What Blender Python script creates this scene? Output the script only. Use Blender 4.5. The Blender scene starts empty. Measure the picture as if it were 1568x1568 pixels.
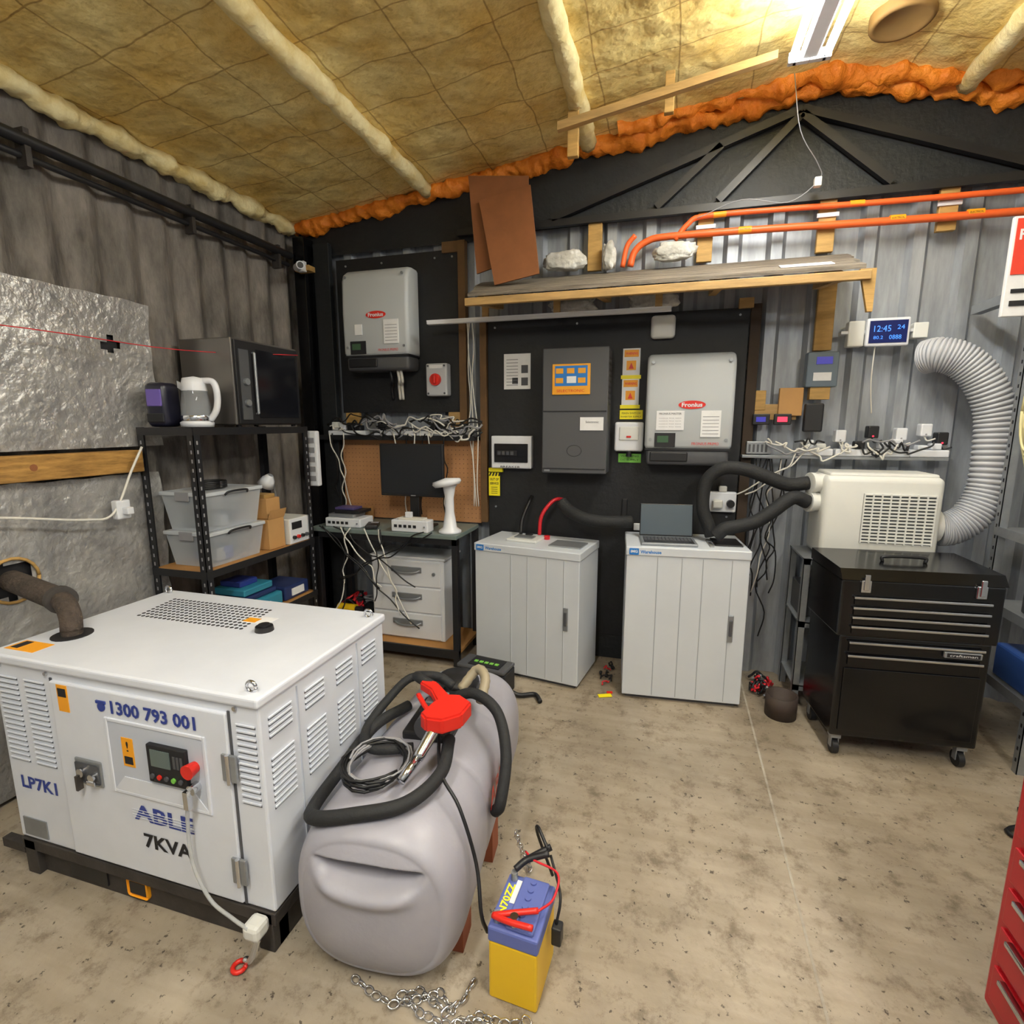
import bpy, bmesh, math, random
from mathutils import Vector, Matrix, noise
random.seed(7)
SC=bpy.context.scene
COL=bpy.context.collection
V=Vector
# ------------------------------------------------------------ materials
def lin(c):
    return c/12.92 if c<=.04045 else ((c+.055)/1.055)**2.4
def rgb(h):
    h=h.lstrip('#'); return tuple(lin(int(h[i:i+2],16)/255) for i in (0,2,4))
MATS={}
def mat(name,col,rough=.5,metal=0.,var=0.,vscale=6.,bump=0.,bscale=40.,col2=None,emit=0.,alpha=1.,stretch=None,trans=0.):
    if name in MATS: return MATS[name]
    m=bpy.data.materials.new(name); m.use_nodes=True
    nt=m.node_tree; n=nt.nodes; L=nt.links; b=n['Principled BSDF']
    c=rgb(col) if isinstance(col,str) else col
    b.inputs['Base Color'].default_value=(*c,1); b.inputs['Roughness'].default_value=rough; b.inputs['Metallic'].default_value=metal
    tc=n.new('ShaderNodeTexCoord'); mp=n.new('ShaderNodeMapping'); L.new(tc.outputs['Object'],mp.inputs[0])
    if stretch: mp.inputs['Scale'].default_value=stretch
    if var>0 or col2:
        t=n.new('ShaderNodeTexNoise'); t.inputs['Scale'].default_value=vscale; t.inputs['Detail'].default_value=6; t.inputs['Roughness'].default_value=.65
        L.new(mp.outputs[0],t.inputs['Vector'])
        r=n.new('ShaderNodeValToRGB'); r.color_ramp.elements[0].position=.35; r.color_ramp.elements[1].position=.68
        c2=rgb(col2) if col2 else tuple(x*(1-var) for x in c)
        r.color_ramp.elements[0].color=(*c2,1); r.color_ramp.elements[1].color=(*c,1)
        L.new(t.outputs['Fac'],r.inputs[0]); L.new(r.outputs[0],b.inputs['Base Color'])
    if bump>0:
        t2=n.new('ShaderNodeTexNoise'); t2.inputs['Scale'].default_value=bscale; t2.inputs['Detail'].default_value=4
        L.new(mp.outputs[0],t2.inputs['Vector'])
        bp=n.new('ShaderNodeBump'); bp.inputs['Strength'].default_value=bump; bp.inputs['Distance'].default_value=.02
        L.new(t2.outputs['Fac'],bp.inputs['Height']); L.new(bp.outputs[0],b.inputs['Normal'])
    if emit>0:
        b.inputs['Emission Color'].default_value=(*c,1); b.inputs['Emission Strength'].default_value=emit
    if trans>0:
        b.inputs['Transmission Weight'].default_value=trans
    if alpha<1: b.inputs['Alpha'].default_value=alpha
    MATS[name]=m; return m

black=mat('black_plastic','#1a1a1d',.45)
blackboard=mat('black_ply','#17181c',.6,var=.35,vscale=9,bump=.1)
blackmetal=mat('black_gloss_metal','#0b0b0d',.18,var=.2)
blackrub=mat('black_rubber','#1d1e20',.75,bump=.15,bscale=120)
dgrey=mat('dark_grey_paint','#4a4b4f',.5)
white=mat('white_enamel','#dfe1e5',.32,var=.05,vscale=3)
gwhite=mat('generator_white','#d9dde6',.3,var=.07,vscale=4)
cabw=mat('cabinet_pale_grey','#cbd0d6',.38,var=.06,vscale=3)
invw=mat('inverter_grey_white','#b4b9bc',.45)
acw=mat('aircon_offwhite','#dcdcd6',.4,var=.05)
tankg=mat('tank_grey','#a09fa9',.42,var=.09,vscale=5,bump=.04,bscale=70)
wood=mat('pine','#c29a58',.65,var=.35,vscale=7,stretch=(1,1,6),bump=.1)
woodh=mat('pine_beam','#b88c48',.65,vscale=7,stretch=(8,1.2,8),bump=.1,col2='#7d5a28')
woodx=mat('pine_x','#b8945c',.65,var=.35,vscale=6,stretch=(1,8,8),bump=.1)
plank=mat('grey_planks','#8a8174',.75,col2='#4a453e',vscale=5,stretch=(1,14,14),bump=.2)
mdf=mat('mdf_board','#b08048',.7,var=.15)
hard=mat('hardboard_brown','#8a5530',.65,var=.2,vscale=5)
steel=mat('galvanised_steel','#a0a4a8',.4,.6,var=.2,vscale=10)
chrome=mat('chrome','#d8dade',.15,1.)
darksteel=mat('skid_steel','#4c4744',.6,.4,var=.4,vscale=10,bump=.1)
red=mat('red_plastic','#d3281c',.4)
redp=mat('red_paint','#b21622',.35)
yellow=mat('yellow_plastic','#e2b81a',.4)
yl=mat('yellow_label','#f2e21c',.5)
org=mat('orange_conduit','#e8642a',.45)
orgl=mat('orange_label','#eea018',.5)
blue=mat('blue_ink','#2a3c8c',.5)
bluep=mat('battery_blue','#5a67a8',.45)
bluel=mat('blue_label','#1d74c2',.5)
green=mat('green_label','#79c24c',.5)
ink=mat('black_ink','#18181c',.6)
paperm=mat('paper','#e6e6e6',.8,var=.06,vscale=30)
cable_w=mat('white_cable','#d9d6cc',.5)
cable_k=mat('black_cable','#101012',.5)
cable_g=mat('grey_cable','#8c8c90',.5)
cable_r=mat('red_cable','#c41d28',.45)
clearhose=mat('clear_hose','#c8cac8',.25,alpha=.55)
duct_m=mat('grey_duct','#b4b6bb',.5)
duct_d=mat('grey_duct_rib','#7f8288',.55)
screenm=mat('screen_black','#121318',.15)
monm=mat('monitor_panel','#1d2025',.25)
lapscr=mat('laptop_lid','#56616a',.3,.3)
tub=mat('clear_plastic','#dfe6ec',.2,alpha=.38)
card=mat('cardboard','#c0935c',.8,var=.1)
purple=mat('purple_screen','#3a38a0',.3,emit=.5)
lcd=mat('lcd_blue','#3c78d8',.3,emit=1.5)
redlcd=mat('lcd_red','#ff3048',.3,emit=2.)
insul=mat('white_insulation_bag','#dcdad4',.45,col2='#a8a69e',vscale=12,bump=.5,bscale=26)
rust=mat('exhaust_wrap','#54483f',.9,var=.5,vscale=25,bump=.6,bscale=60)
tubeE=mat('fluoro_tube','#fbfcf6',.3,emit=92)
microm=mat('microwave_side','#7a7672',.28,.7)
glass=mat('kettle_glass','#b8bcc0',.05,alpha=.35)
foamglow=mat('glow_tinted_foam','#f6962a',.6,col2='#e07a1c',vscale=9,bump=1.,bscale=22)  # saturated orange stands in for daylight glowing through the foam
foamb=mat('foam_batten','#f8edbc',.75,col2='#dcc480',vscale=8,bump=.7,bscale=22)

def mk_foam():
    m=mat('spray_foam','#fae6a0',.6,col2='#e4c06a',vscale=3.5,bump=1.,bscale=14)
    nt=m.node_tree;n=nt.nodes;L=nt.links;b=n['Principled BSDF']
    src=b.inputs['Base Color'].links[0].from_socket
    tc=n.new('ShaderNodeTexCoord'); mp=n.new('ShaderNodeMapping'); L.new(tc.outputs['Object'],mp.inputs[0])
    nz=n.new('ShaderNodeTexNoise'); nz.inputs['Scale'].default_value=4; L.new(tc.outputs['Object'],nz.inputs['Vector'])
    mx=n.new('ShaderNodeMixRGB'); mx.inputs[0].default_value=.04; L.new(mp.outputs[0],mx.inputs[1]); L.new(nz.outputs['Color'],mx.inputs[2])
    br=n.new('ShaderNodeTexBrick'); br.offset=0; br.inputs['Scale'].default_value=1; br.inputs['Mortar Size'].default_value=.0045; br.inputs['Mortar Smooth'].default_value=.7
    br.inputs['Brick Width'].default_value=.31; br.inputs['Row Height'].default_value=.22
    br.inputs['Color1'].default_value=(1,1,1,1);br.inputs['Color2'].default_value=(.84,.86,.9,1);br.inputs['Mortar'].default_value=(.42,.33,.24,1)
    L.new(mx.outputs[0],br.inputs['Vector'])
    mu=n.new('ShaderNodeMixRGB'); mu.blend_type='MULTIPLY'; mu.inputs[0].default_value=.8
    L.new(src,mu.inputs[1]); L.new(br.outputs['Color'],mu.inputs[2]); 
    t=n.new('ShaderNodeTexNoise'); t.inputs['Scale'].default_value=30; t.inputs['Detail'].default_value=8; t.inputs['Roughness'].default_value=.8; L.new(tc.outputs['Object'],t.inputs['Vector'])
    r=n.new('ShaderNodeValToRGB'); r.color_ramp.elements[0].position=.36; r.color_ramp.elements[0].color=(.6,.5,.34,1); r.color_ramp.elements[1].position=.5; r.color_ramp.elements[1].color=(1,1,1,1)
    L.new(t.outputs['Fac'],r.inputs[0])
    m2=n.new('ShaderNodeMixRGB'); m2.blend_type='MULTIPLY'; m2.inputs[0].default_value=.5
    L.new(mu.outputs[0],m2.inputs[1]); L.new(r.outputs[0],m2.inputs[2]); L.new(m2.outputs[0],b.inputs['Base Color'])
    return m
foam=mk_foam()
def mk_floor():
    m=mat('concrete','#b0a594',.5,col2='#8c8171',vscale=1.6,bump=.15,bscale=30)
    nt=m.node_tree;n=nt.nodes;L=nt.links;b=n['Principled BSDF']
    src=b.inputs['Base Color'].links[0].from_socket
    tc=n.new('ShaderNodeTexCoord'); cur=src
    def mul(node_out,fac):
        nonlocal cur
        mu=n.new('ShaderNodeMixRGB'); mu.blend_type='MULTIPLY'; mu.inputs[0].default_value=fac
        L.new(cur,mu.inputs[1]); L.new(node_out,mu.inputs[2]); cur=mu.outputs[0]
    def ramp(src_,p0,c0,p1):
        r=n.new('ShaderNodeValToRGB'); r.color_ramp.elements[0].position=p0; r.color_ramp.elements[0].color=(*c0,1); r.color_ramp.elements[1].position=p1; r.color_ramp.elements[1].color=(1,1,1,1); L.new(src_,r.inputs[0]); return r.outputs[0]
    v=n.new('ShaderNodeTexNoise'); v.inputs['Scale'].default_value=9; v.inputs['Detail'].default_value=10; v.inputs['Roughness'].default_value=.78; L.new(tc.outputs['Object'],v.inputs['Vector'])
    mul(ramp(v.outputs['Fac'],.36,(.36,.31,.26),.49),.7)
    v2=n.new('ShaderNodeTexNoise'); v2.inputs['Scale'].default_value=38; v2.inputs['Detail'].default_value=4; v2.inputs['Roughness'].default_value=.7; L.new(tc.outputs['Object'],v2.inputs['Vector'])
    mul(ramp(v2.outputs['Fac'],.33,(.12,.1,.09),.37),.85)
    v4=n.new('ShaderNodeTexNoise'); v4.inputs['Scale'].default_value=1.1; v4.inputs['Detail'].default_value=3; L.new(tc.outputs['Object'],v4.inputs['Vector'])
    mul(ramp(v4.outputs['Fac'],.38,(.72,.68,.62),.58),.7)
    mp=n.new('ShaderNodeMapping'); mp.inputs['Rotation'].default_value=(0,0,.35); mp.inputs['Scale'].default_value=(2,18,1); L.new(tc.outputs['Object'],mp.inputs[0])
    v3=n.new('ShaderNodeTexNoise'); v3.inputs['Scale'].default_value=1.2; v3.inputs['Detail'].default_value=7; L.new(mp.outputs[0],v3.inputs['Vector'])
    mul(ramp(v3.outputs['Fac'],.4,(.78,.76,.72),.55),.5)
    L.new(cur,b.inputs['Base Color'])
    return m
concrete=mk_floor()
corr_b=mat('galvanised_sheet','#a9aeb5',.42,.3,col2='#888d94',vscale=5,stretch=(3,3,.5))
corr_l=mat('fibre_cement','#8a837c',.75,col2='#4c4844',vscale=5,stretch=(1.5,1.5,.5),bump=.35,bscale=35)
foil=mat('foil_insulation','#c4c2be',.34,.5,col2='#9a9998',vscale=6,bump=.55,bscale=30)
blackpaper=mat('black_building_paper','#1d2023',.6,var=.3,vscale=5,bump=.2)

# ------------------------------------------------------------ builder
class B:
    def __init__(s,name,loc=None,rot=0.):
        s.name=name; s.v=[]; s.f=[]; s.m=[]; s.sm=[]; s.mats=[]; s.loc=loc; s.rot=rot
    def mi(s,m):
        if m not in s.mats: s.mats.append(m)
        return s.mats.index(m)
    def add(s,vs,fs,m,smooth=False,M=None):
        o=len(s.v); k=s.mi(m)
        for v in vs:
            v=V(v); s.v.append(M@v if M else v)
        for f in fs: s.f.append([o+i for i in f]); s.m.append(k); s.sm.append(smooth)
    def addbm(s,bm,m,smooth=False,M=None):
        bm.verts.index_update()
        s.add([v.co.copy() for v in bm.verts],[[v.index for v in f.verts] for f in bm.faces],m,smooth,M); bm.free()
    def box(s,a,b,m,bev=0.,seg=2,M=None,smooth=None):
        bm=bmesh.new(); bmesh.ops.create_cube(bm,size=1)
        a=V(a);b=V(b)
        for v in bm.verts: v.co=V([(a[i]+b[i])/2+v.co[i]*abs(b[i]-a[i]) for i in range(3)])
        if bev>0: bmesh.ops.bevel(bm,geom=list(bm.edges),offset=bev,segments=seg,affect='EDGES',profile=.5)
        s.addbm(bm,m,(bev>0.012) if smooth is None else smooth,M); return s
    def boxc(s,c,d,m,bev=0.,seg=2,M=None,rx=0,ry=0,rz=0):
        T=Matrix.Translation(V(c))@Matrix.Rotation(rz,4,'Z')@Matrix.Rotation(ry,4,'Y')@Matrix.Rotation(rx,4,'X')
        if M: T=M@T
        return s.box([-x/2 for x in d],[x/2 for x in d],m,bev,seg,T)
    def cyl(s,p0,p1,r,m,seg=20,r2=None,smooth=True,cap=True,M=None):
        p0=V(p0);p1=V(p1);r2=r if r2 is None else r2
        z=(p1-p0).normalized(); x=z.orthogonal().normalized(); y=z.cross(x)
        vs=[];fs=[]
        for p,rr in((p0,r),(p1,r2)):
            for i in range(seg):
                a=2*math.pi*i/seg; vs.append(p+x*math.cos(a)*rr+y*math.sin(a)*rr)
        fs=[[i,(i+1)%seg,seg+(i+1)%seg,seg+i] for i in range(seg)]
        s.add(vs,fs,m,smooth,M)
        if cap: s.add(vs,[list(range(seg))[::-1],list(range(seg,2*seg))],m,False,M)
        return s
    def lathe(s,prof,c,m,seg=32,axis='Z',M=None,smooth=True,T=None):
        c=V(c);vs=[]
        for r,z in prof:
            for i in range(seg):
                a=2*math.pi*i/seg
                q=V((r*math.cos(a),r*math.sin(a),z))
                if T: q=T@q
                if axis=='Y': q=V((q.x,-q.z,q.y))
                if axis=='X': q=V((q.z,q.x,q.y))
                vs.append(c+q)
        fs=[]
        for j in range(len(prof)-1):
            for i in range(seg): fs.append([j*seg+i,j*seg+(i+1)%seg,(j+1)*seg+(i+1)%seg,(j+1)*seg+i])
        s.add(vs,fs,m,smooth,M); return s
    def lump(s,c,r,m,sc=(1,1,1),amp=.35,fr=9.):
        bm=bmesh.new(); bmesh.ops.create_icosphere(bm,subdivisions=4,radius=1)
        for v in bm.verts:
            w=v.co.copy(); w=V([math.copysign(abs(a)**.7,a) for a in w])
            d=1+amp*.5*noise.noise(v.co*1.7+V(c)*9)+amp*.35*noise.noise(v.co*4.5+V(c)*5)
            v.co=V(c)+V([w[i]*d*r*sc[i] for i in range(3)])
        s.addbm(bm,m,True); return s
    def tube(s,pts,r,m,seg=8,n=6,rf=None,smoothcurve=True,M=None,m2=None,smooth=True):
        P=[V(p) for p in pts]
        if smoothcurve and len(P)>2:
            Q=[];E=[2*P[0]-P[1]]+P+[2*P[-1]-P[-2]]
            for i in range(1,len(E)-2):
                for k in range(n):
                    t=k/n; a,b,c,d=E[i-1],E[i],E[i+1],E[i+2]
                    Q.append(.5*((2*b)+(c-a)*t+(2*a-5*b+4*c-d)*t*t+(3*b-a-3*c+d)*t**3))
            Q.append(P[-1]); P=Q
        vs=[];x=None
        for i,p in enumerate(P):
            t=(P[min(i+1,len(P)-1)]-P[max(i-1,0)])
            if t.length<1e-9: t=V((0,0,1))
            t.normalize()
            if x is None: x=t.orthogonal().normalized()
            x=x-t*x.dot(t)
            if x.length<1e-6: x=t.orthogonal()
            x.normalize(); y=t.cross(x)
            rr=rf(i,len(P)) if rf else r
            for k in range(seg):
                a=2*math.pi*k/seg; vs.append(p+x*math.cos(a)*rr+y*math.sin(a)*rr)
        fs=[];gs=[]
        for i in range(len(P)-1):
            for k in range(seg): (gs if (m2 and i%4==0) else fs).append([i*seg+k,i*seg+(k+1)%seg,(i+1)*seg+(k+1)%seg,(i+1)*seg+k])
        fs.append(list(range(seg))[::-1]); fs.append([(len(P)-1)*seg+k for k in range(seg)])
        s.add(vs,fs,m,smooth,M)
        if gs: s.add(vs,gs,m2,smooth,M)
        return s
    def prism(s,poly,vec,m,M=None,smooth=False):
        vec=V(vec);P=[V(p) for p in poly];n=len(P)
        s.add(P+[p+vec for p in P],[list(range(n))[::-1],list(range(n,2*n))]+[[i,(i+1)%n,n+(i+1)%n,n+i] for i in range(n)],m,smooth,M); return s
    def text(s,t,c,w,h,m,right=(1,0,0),up=(0,0,1),bold=False,ext=.0004,M=None):
        cu=bpy.data.curves.new('t','FONT'); cu.body=t; cu.extrude=0; cu.resolution_u=2
        if bold: cu.offset=.03
        ob=bpy.data.objects.new('t',cu); me=bpy.data.meshes.new_from_object(ob)
        if len(me.vertices)==0: return s
        xs=[v.co.x for v in me.vertices]; ys=[v.co.y for v in me.vertices]
        x0,x1,y0,y1=min(xs),max(xs),min(ys),max(ys); R=V(right);U=V(up);N=R.cross(U)
        vs=[V(c)+R*((v.co.x-x0)/(x1-x0)-.5)*w+U*((v.co.y-y0)/(y1-y0)-.5)*h+N*ext for v in me.vertices]
        s.add(vs,[list(p.vertices) for p in me.polygons],m,False,M)
        bpy.data.objects.remove(ob); bpy.data.meshes.remove(me); bpy.data.curves.remove(cu); return s
    def done(s,recalc=True):
        me=bpy.data.meshes.new(s.name)
        if s.loc is None:
            lo=V([min(v[i] for v in s.v) for i in range(3)]);hi=V([max(v[i] for v in s.v) for i in range(3)])
            o=V(((lo.x+hi.x)/2,(lo.y+hi.y)/2,lo.z)); vs=[v-o for v in s.v]
        else: o=V(s.loc); vs=s.v
        me.from_pydata([tuple(v) for v in vs],[],s.f)
        for m in s.mats: me.materials.append(m)
        me.polygons.foreach_set('material_index',s.m); me.polygons.foreach_set('use_smooth',s.sm)
        me.update()
        if recalc:
            bm=bmesh.new();bm.from_mesh(me);bmesh.ops.recalc_face_normals(bm,faces=bm.faces);bm.to_mesh(me);bm.free()
        ob=bpy.data.objects.new(s.name,me); ob.location=o; ob.rotation_euler=(0,0,s.rot); COL.objects.link(ob); return ob

# ------------------------------------------------------------ room shell
WX0,WX1,WY0,WY1=-2.33,2.45,-1.6,3.05
b=B('floor'); b.box((WX0-.1,WY0-.1,-.1),(WX1+.1,WY1+.12,0),concrete)
jt=mat('slab_joint','#b8b2a6',.8,col2='#8c8477',vscale=9)
b.prism([(.458,2.95,0),(.466,2.95,0),(.398,-1.5,0),(.392,-1.5,0)],(0,0,.0012),jt); b.done()
prof=[(-2.42,2.56),(-2.0,2.61),(-1.2,2.71),(-.47,2.80),(.1,2.875),(.62,2.93),(1.0,2.86),(1.43,2.775),(2.0,2.66),(2.55,2.55)]
def cz(x):
    for (x0,z0),(x1,z1) in zip(prof,prof[1:]):
        if x0<=x<=x1: return z0+(z1-z0)*(x-x0)/(x1-x0)
    return prof[0][1] if x<prof[0][0] else prof[-1][1]
b=B('ceiling',loc=(0,0,0)); nx,ny=190,180; vs=[]
for j in range(ny+1):
    for i in range(nx+1):
        x=-2.42+i*(4.97)/nx; y=-1.7+j*4.85/ny
        z=cz(x)+.05
        z+= .016*noise.noise(V((x*3,y*3,0)))+.012*noise.noise(V((x*9,y*9,3)))+.005*noise.noise(V((x*22,y*22,3)))
        vs.append((x,y,z))
fs=[[j*(nx+1)+i,j*(nx+1)+i+1,(j+1)*(nx+1)+i+1,(j+1)*(nx+1)+i] for j in range(ny) for i in range(nx)]
b.add(vs,fs,foam,True)
b.prism([(x,-1.7,z+.12) for x,z in prof]+[(x,-1.7,z+.2) for x,z in prof[::-1]],(0,4.85,0),foam)
def bead(pf,n,r0,amp,m,seed):
    seg=12; vs=[]
    P=[V(pf(i/(n-1))) for i in range(n)]
    for i,p in enumerate(P):
        t=(P[min(i+1,n-1)]-P[max(0,i-1)]).normalized(); x=t.orthogonal().normalized(); y=t.cross(x)
        for k in range(seg):
            a=2*math.pi*k/seg; d=x*math.cos(a)+y*math.sin(a); q=p+d*r0
            rr=r0+amp*noise.noise(q*9+V((seed,0,0)))+amp*.5*noise.noise(q*28+V((seed,0,0)))
            vs.append(p+d*max(.012,rr))
    b.add(vs,[[i*seg+k,i*seg+(k+1)%seg,(i+1)*seg+(k+1)%seg,(i+1)*seg+k] for i in range(n-1) for k in range(seg)],m,True)
bead(lambda t:(-2.3+t*4.6,3.02,cz(-2.3+t*4.6)+.02),420,.04,.05,foamglow,3)
bead(lambda t:(-.3+t*2.6,2.96,cz(-.3+t*2.6)+.045),240,.035,.05,foamglow,13)
bead(lambda t:(-2.3,-1.5+t*4.5,2.60),300,.045,.035,foamb,9)
b.lathe([(.0,.0),(.085,.0),(.09,-.008),(.105,-.008),(.11,.0),(.11,.05)],(.80,2.62,2.925),mat('vent_brown','#8a6a3a',.7,var=.2),seg=28)
b.done()
def purlin(x,r=.042):
    b=B('roof_purlin'); pts=[]
    for j in range(120):
        y=-1.6+j*4.58/119; pts.append((x+.01*noise.noise(V((x,y*4,1))),y,cz(x)+.025+.008*noise.noise(V((x,y*5,2)))))
    b.tube(pts,r,foamb,seg=8,smoothcurve=False,rf=lambda i,n:r+.014*noise.noise(V((i*.5,x,5)))); b.done()
for x in(-1.37,-.45,1.18,1.9): purlin(x)
def corr(b,p0,dirv,nrm,length,z0,z1,pitch,amp,m,flat=.45,zf=None):
    pts=[];t=0
    while t<length:
        for a,d in((0,0),(flat*pitch,0),((flat+.1)*pitch,amp),(.9*pitch,amp)):
            if t+a<=length: pts.append((t+a,d))
        t+=pitch
    vs=[];n=len(pts)
    for t,d in pts:
        q=V(p0)+V(dirv)*t+V(nrm)*d; vs.append((q.x,q.y,z0)); vs.append((q.x,q.y,zf(q.x) if zf else z1))
    b.add(vs,[[2*i,2*i+2,2*i+3,2*i+1] for i in range(n-1)],m)
b=B('wall_back'); corr(b,(WX0,3.10,0),(1,0,0),(0,-1,0),WX1-WX0,0,2.6,.205,.03,corr_b,flat=.55,zf=lambda x:cz(x)+.03)
b.box((WX0-.05,3.11,0),(WX1+.05,3.16,2.55),corr_b); 
xs=[-2.3+i*.1 for i in range(47)]
vs=[]
for x in xs: vs+= [(x,3.045,2.46 if x>-1.0 else 2.44),(x,3.045,cz(x)+.02)]
b.add(vs,[[2*i,2*i+2,2*i+3,2*i+1] for i in range(len(xs)-1)],blackpaper); b.done()
b=B('wall_left'); 
n=400;vs=[]
for i in range(n+1):
    y=WY0+i*(3.12-WY0)/n; x=-2.345+.018*math.sin(y*2*math.pi/.17)
    vs+= [(x,y,0),(x,y,2.62)]
b.add(vs,[[2*i,2*i+2,2*i+3,2*i+1] for i in range(n)],corr_l,True); b.box((-2.45,WY0,0),(-2.375,3.15,2.62),corr_l); b.done()
b=B('wall_right'); b.box((WX1,WY0,0),(WX1+.08,3.15,2.6),corr_b); b.done()
b=B('wall_front'); b.box((WX0,WY0-.08,0),(WX1,WY0,2.9),corr_b); b.done()
b=B('corner_post'); b.box((-2.26,2.93,0),(-2.18,3.03,2.53),blackmetal,.004); b.box((-2.16,2.99,0),(-2.05,3.03,2.5),blackpaper,.003); b.done()
b=B('wall_pipe'); b.cyl((-2.27,-1.4,2.39),(-2.27,2.92,2.42),.022,black); b.cyl((-2.29,-1.4,2.34),(-2.29,2.92,2.37),.012,black)
for y in(.8,1.5,2.2,2.8): b.box((-2.31,y,2.32),(-2.26,y+.02,2.45),darksteel)
b.done()
b=B('wall_girt'); b.box((-2.315,-1.5,1.19),(-2.235,1.79,1.285),woodh,.004); b.cyl((-2.234,1.36,1.24),(-2.2335,1.36,1.24),.013,hard); b.done()
def foilpanel(y0,y1,z0,z1,name,hc,hr):
    b=B(name); ny,nz=120,60;vs=[]
    for j in range(nz+1):
        for i in range(ny+1):
            y=y0+(y1-y0)*i/ny; z=z0+(z1-z0)*j/nz
            if i==ny: y+=.025*noise.noise(V((z*8,1,1)))
            if j==nz: z+=.012*noise.noise(V((y*8,1,4)))
            vs.append((-2.285+.010*noise.noise(V((y*3,z*3,1)))+.004*noise.noise(V((y*12,z*12,1))),y,z))
    hc=V(hc)
    fs=[[j*(ny+1)+i,j*(ny+1)+i+1,(j+1)*(ny+1)+i+1,(j+1)*(ny+1)+i] for j in range(nz) for i in range(ny)]
    fs=[f for f in fs if (sum((V((vs[k][1],vs[k][2])) for k in f),V((0,0)))/4-hc).length>hr*(1+.4*noise.noise(V((vs[f[0]][1]*30,vs[f[0]][2]*30,0))))]
    b.add(vs,fs,foil,True); 
    b.prism([(-2.305,hc.x-hr*1.1,hc.y-hr*1.1),(-2.305,hc.x+hr*1.1,hc.y-hr*1.1),(-2.305,hc.x+hr*1.1,hc.y+hr*1.1),(-2.305,hc.x-hr*1.1,hc.y+hr*1.1)],(-.004,0,0),black)
    if hr>.05: b.tube([(-2.28,hc.x+hr*1.1*math.cos(t),hc.y+hr*1.1*math.sin(t)) for t in [i*math.pi/10 for i in range(21)]],.006,wood,smoothcurve=False)
    b.done()
foilpanel(-1.5,1.93,1.30,1.93,'foil_insulation_sheet',(1.745,1.735),.036); foilpanel(-1.5,1.9,.02,1.18,'foil_insulation_sheet',(1.27,.83),.075)

# ------------------------------------------------------------ generator
b=B('diesel_generator')
x0,x1,y0,y1=-1.885,-.93,.96,1.56; zb,zt=.125,.735
b.box((x0,y0+.004,zb),(x1,y1,zt-.02),gwhite,.006)
b.box((x0-.008,y0-.006,zt-.025),(x1+.008,y1+.008,zt+.004),gwhite,.008,3)
b.box((x0+.01,y0+.02,.0),(x1-.01,y0+.06,.12),darksteel,.003); b.box((x0+.01,y1-.06,.0),(x1-.01,y1-.02,.12),darksteel,.003)
b.box((x0+.0,y0+.0,.085),(x1,y1,.122),darksteel,.003); b.box((x1-.06,y0,.0),(x1-.01,y1,.12),darksteel,.003); b.box((x0+.01,y0,.0),(x0+.06,y1,.12),darksteel,.003)
b.box((x0+.18,y0+.015,.02),(x0+.33,y0+.022,.08),black); b.box((-1.47,y0+.012,.02),(-1.39,y0+.02,.08),orgl,.01); b.box((-1.46,y0+.011,.03),(-1.40,y0+.012,.07),black)
b.box((x0-.1,y0+.005,.06),(x0+.0,y0+.03,.09),darksteel)
yf=y0
b.box((-1.64,yf-.006,.135),(-1.025,yf+.01,.685),gwhite,.004)
b.box((-1.648,yf+.001,.13),(-1.64,yf+.01,.69),dgrey); b.box((-1.025,yf+.001,.13),(-1.018,yf+.01,.69),dgrey)
rx0,rx1,rz0,rz1=-1.43,-1.105,.395,.60
fr=.010
b.box((rx0,yf-.010,rz1),(rx1,yf-.004,rz1+fr),gwhite,.002); b.box((rx0,yf-.010,rz0-fr),(rx1,yf-.004,rz0),gwhite,.002)
b.box((rx0-fr,yf-.010,rz0-fr),(rx0,yf-.004,rz1+fr),gwhite,.002); b.box((rx1,yf-.010,rz0-fr),(rx1+fr,yf-.004,rz1+fr),gwhite,.002)
inner=mat('recess_panel','#bcc2ce',.4)
b.box((rx0,yf-.008,rz0),(rx1,yf-.0055,rz1),inner)
b.prism([(rx0,yf-.0075,rz0),(rx1,yf-.0075,rz0),(rx1-.04,yf-.0075,rz0+.045),(rx0+.04,yf-.0075,rz0+.045)],(0,-.002,0),gwhite)
b.box((-1.285,yf-.02,.455),(-1.155,yf-.007,.565),ink,.003); b.box((-1.27,yf-.022,.505),(-1.205,yf-.019,.553),mat('lcd_dull','#5c6a68',.3)); 
for i in range(5): b.cyl((-1.27+i*.024,yf-.024,.475),(-1.27+i*.024,yf-.019,.475),.007,[dgrey,red,dgrey,green,dgrey][i],seg=10)
for i in range(3): b.box((-1.195+.012*i,yf-.0215,.51),(-1.187+.012*i,yf-.019,.545),dgrey)
b.cyl((-1.135,yf-.008,.52),(-1.135,yf-.035,.52),.015,red,r2=.020); b.cyl((-1.135,yf-.008,.465),(-1.135,yf-.03,.465),.014,chrome); b.box((-1.145,yf-.045,.42),(-1.13,yf-.03,.47),chrome)
b.box((-1.385,yf-.0095,.475),(-1.345,yf-.008,.56),orgl); b.text('!',(-1.365,yf-.0095,.535),.008,.03,ink); b.box((-1.38,yf-.0098,.482),(-1.35,yf-.0094,.505),ink)
b.box((-1.61,yf-.0075,.60),(-1.57,yf-.006,.68),orgl); b.box((-1.605,yf-.0085,.645),(-1.575,yf-.0075,.67),ink)
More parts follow.
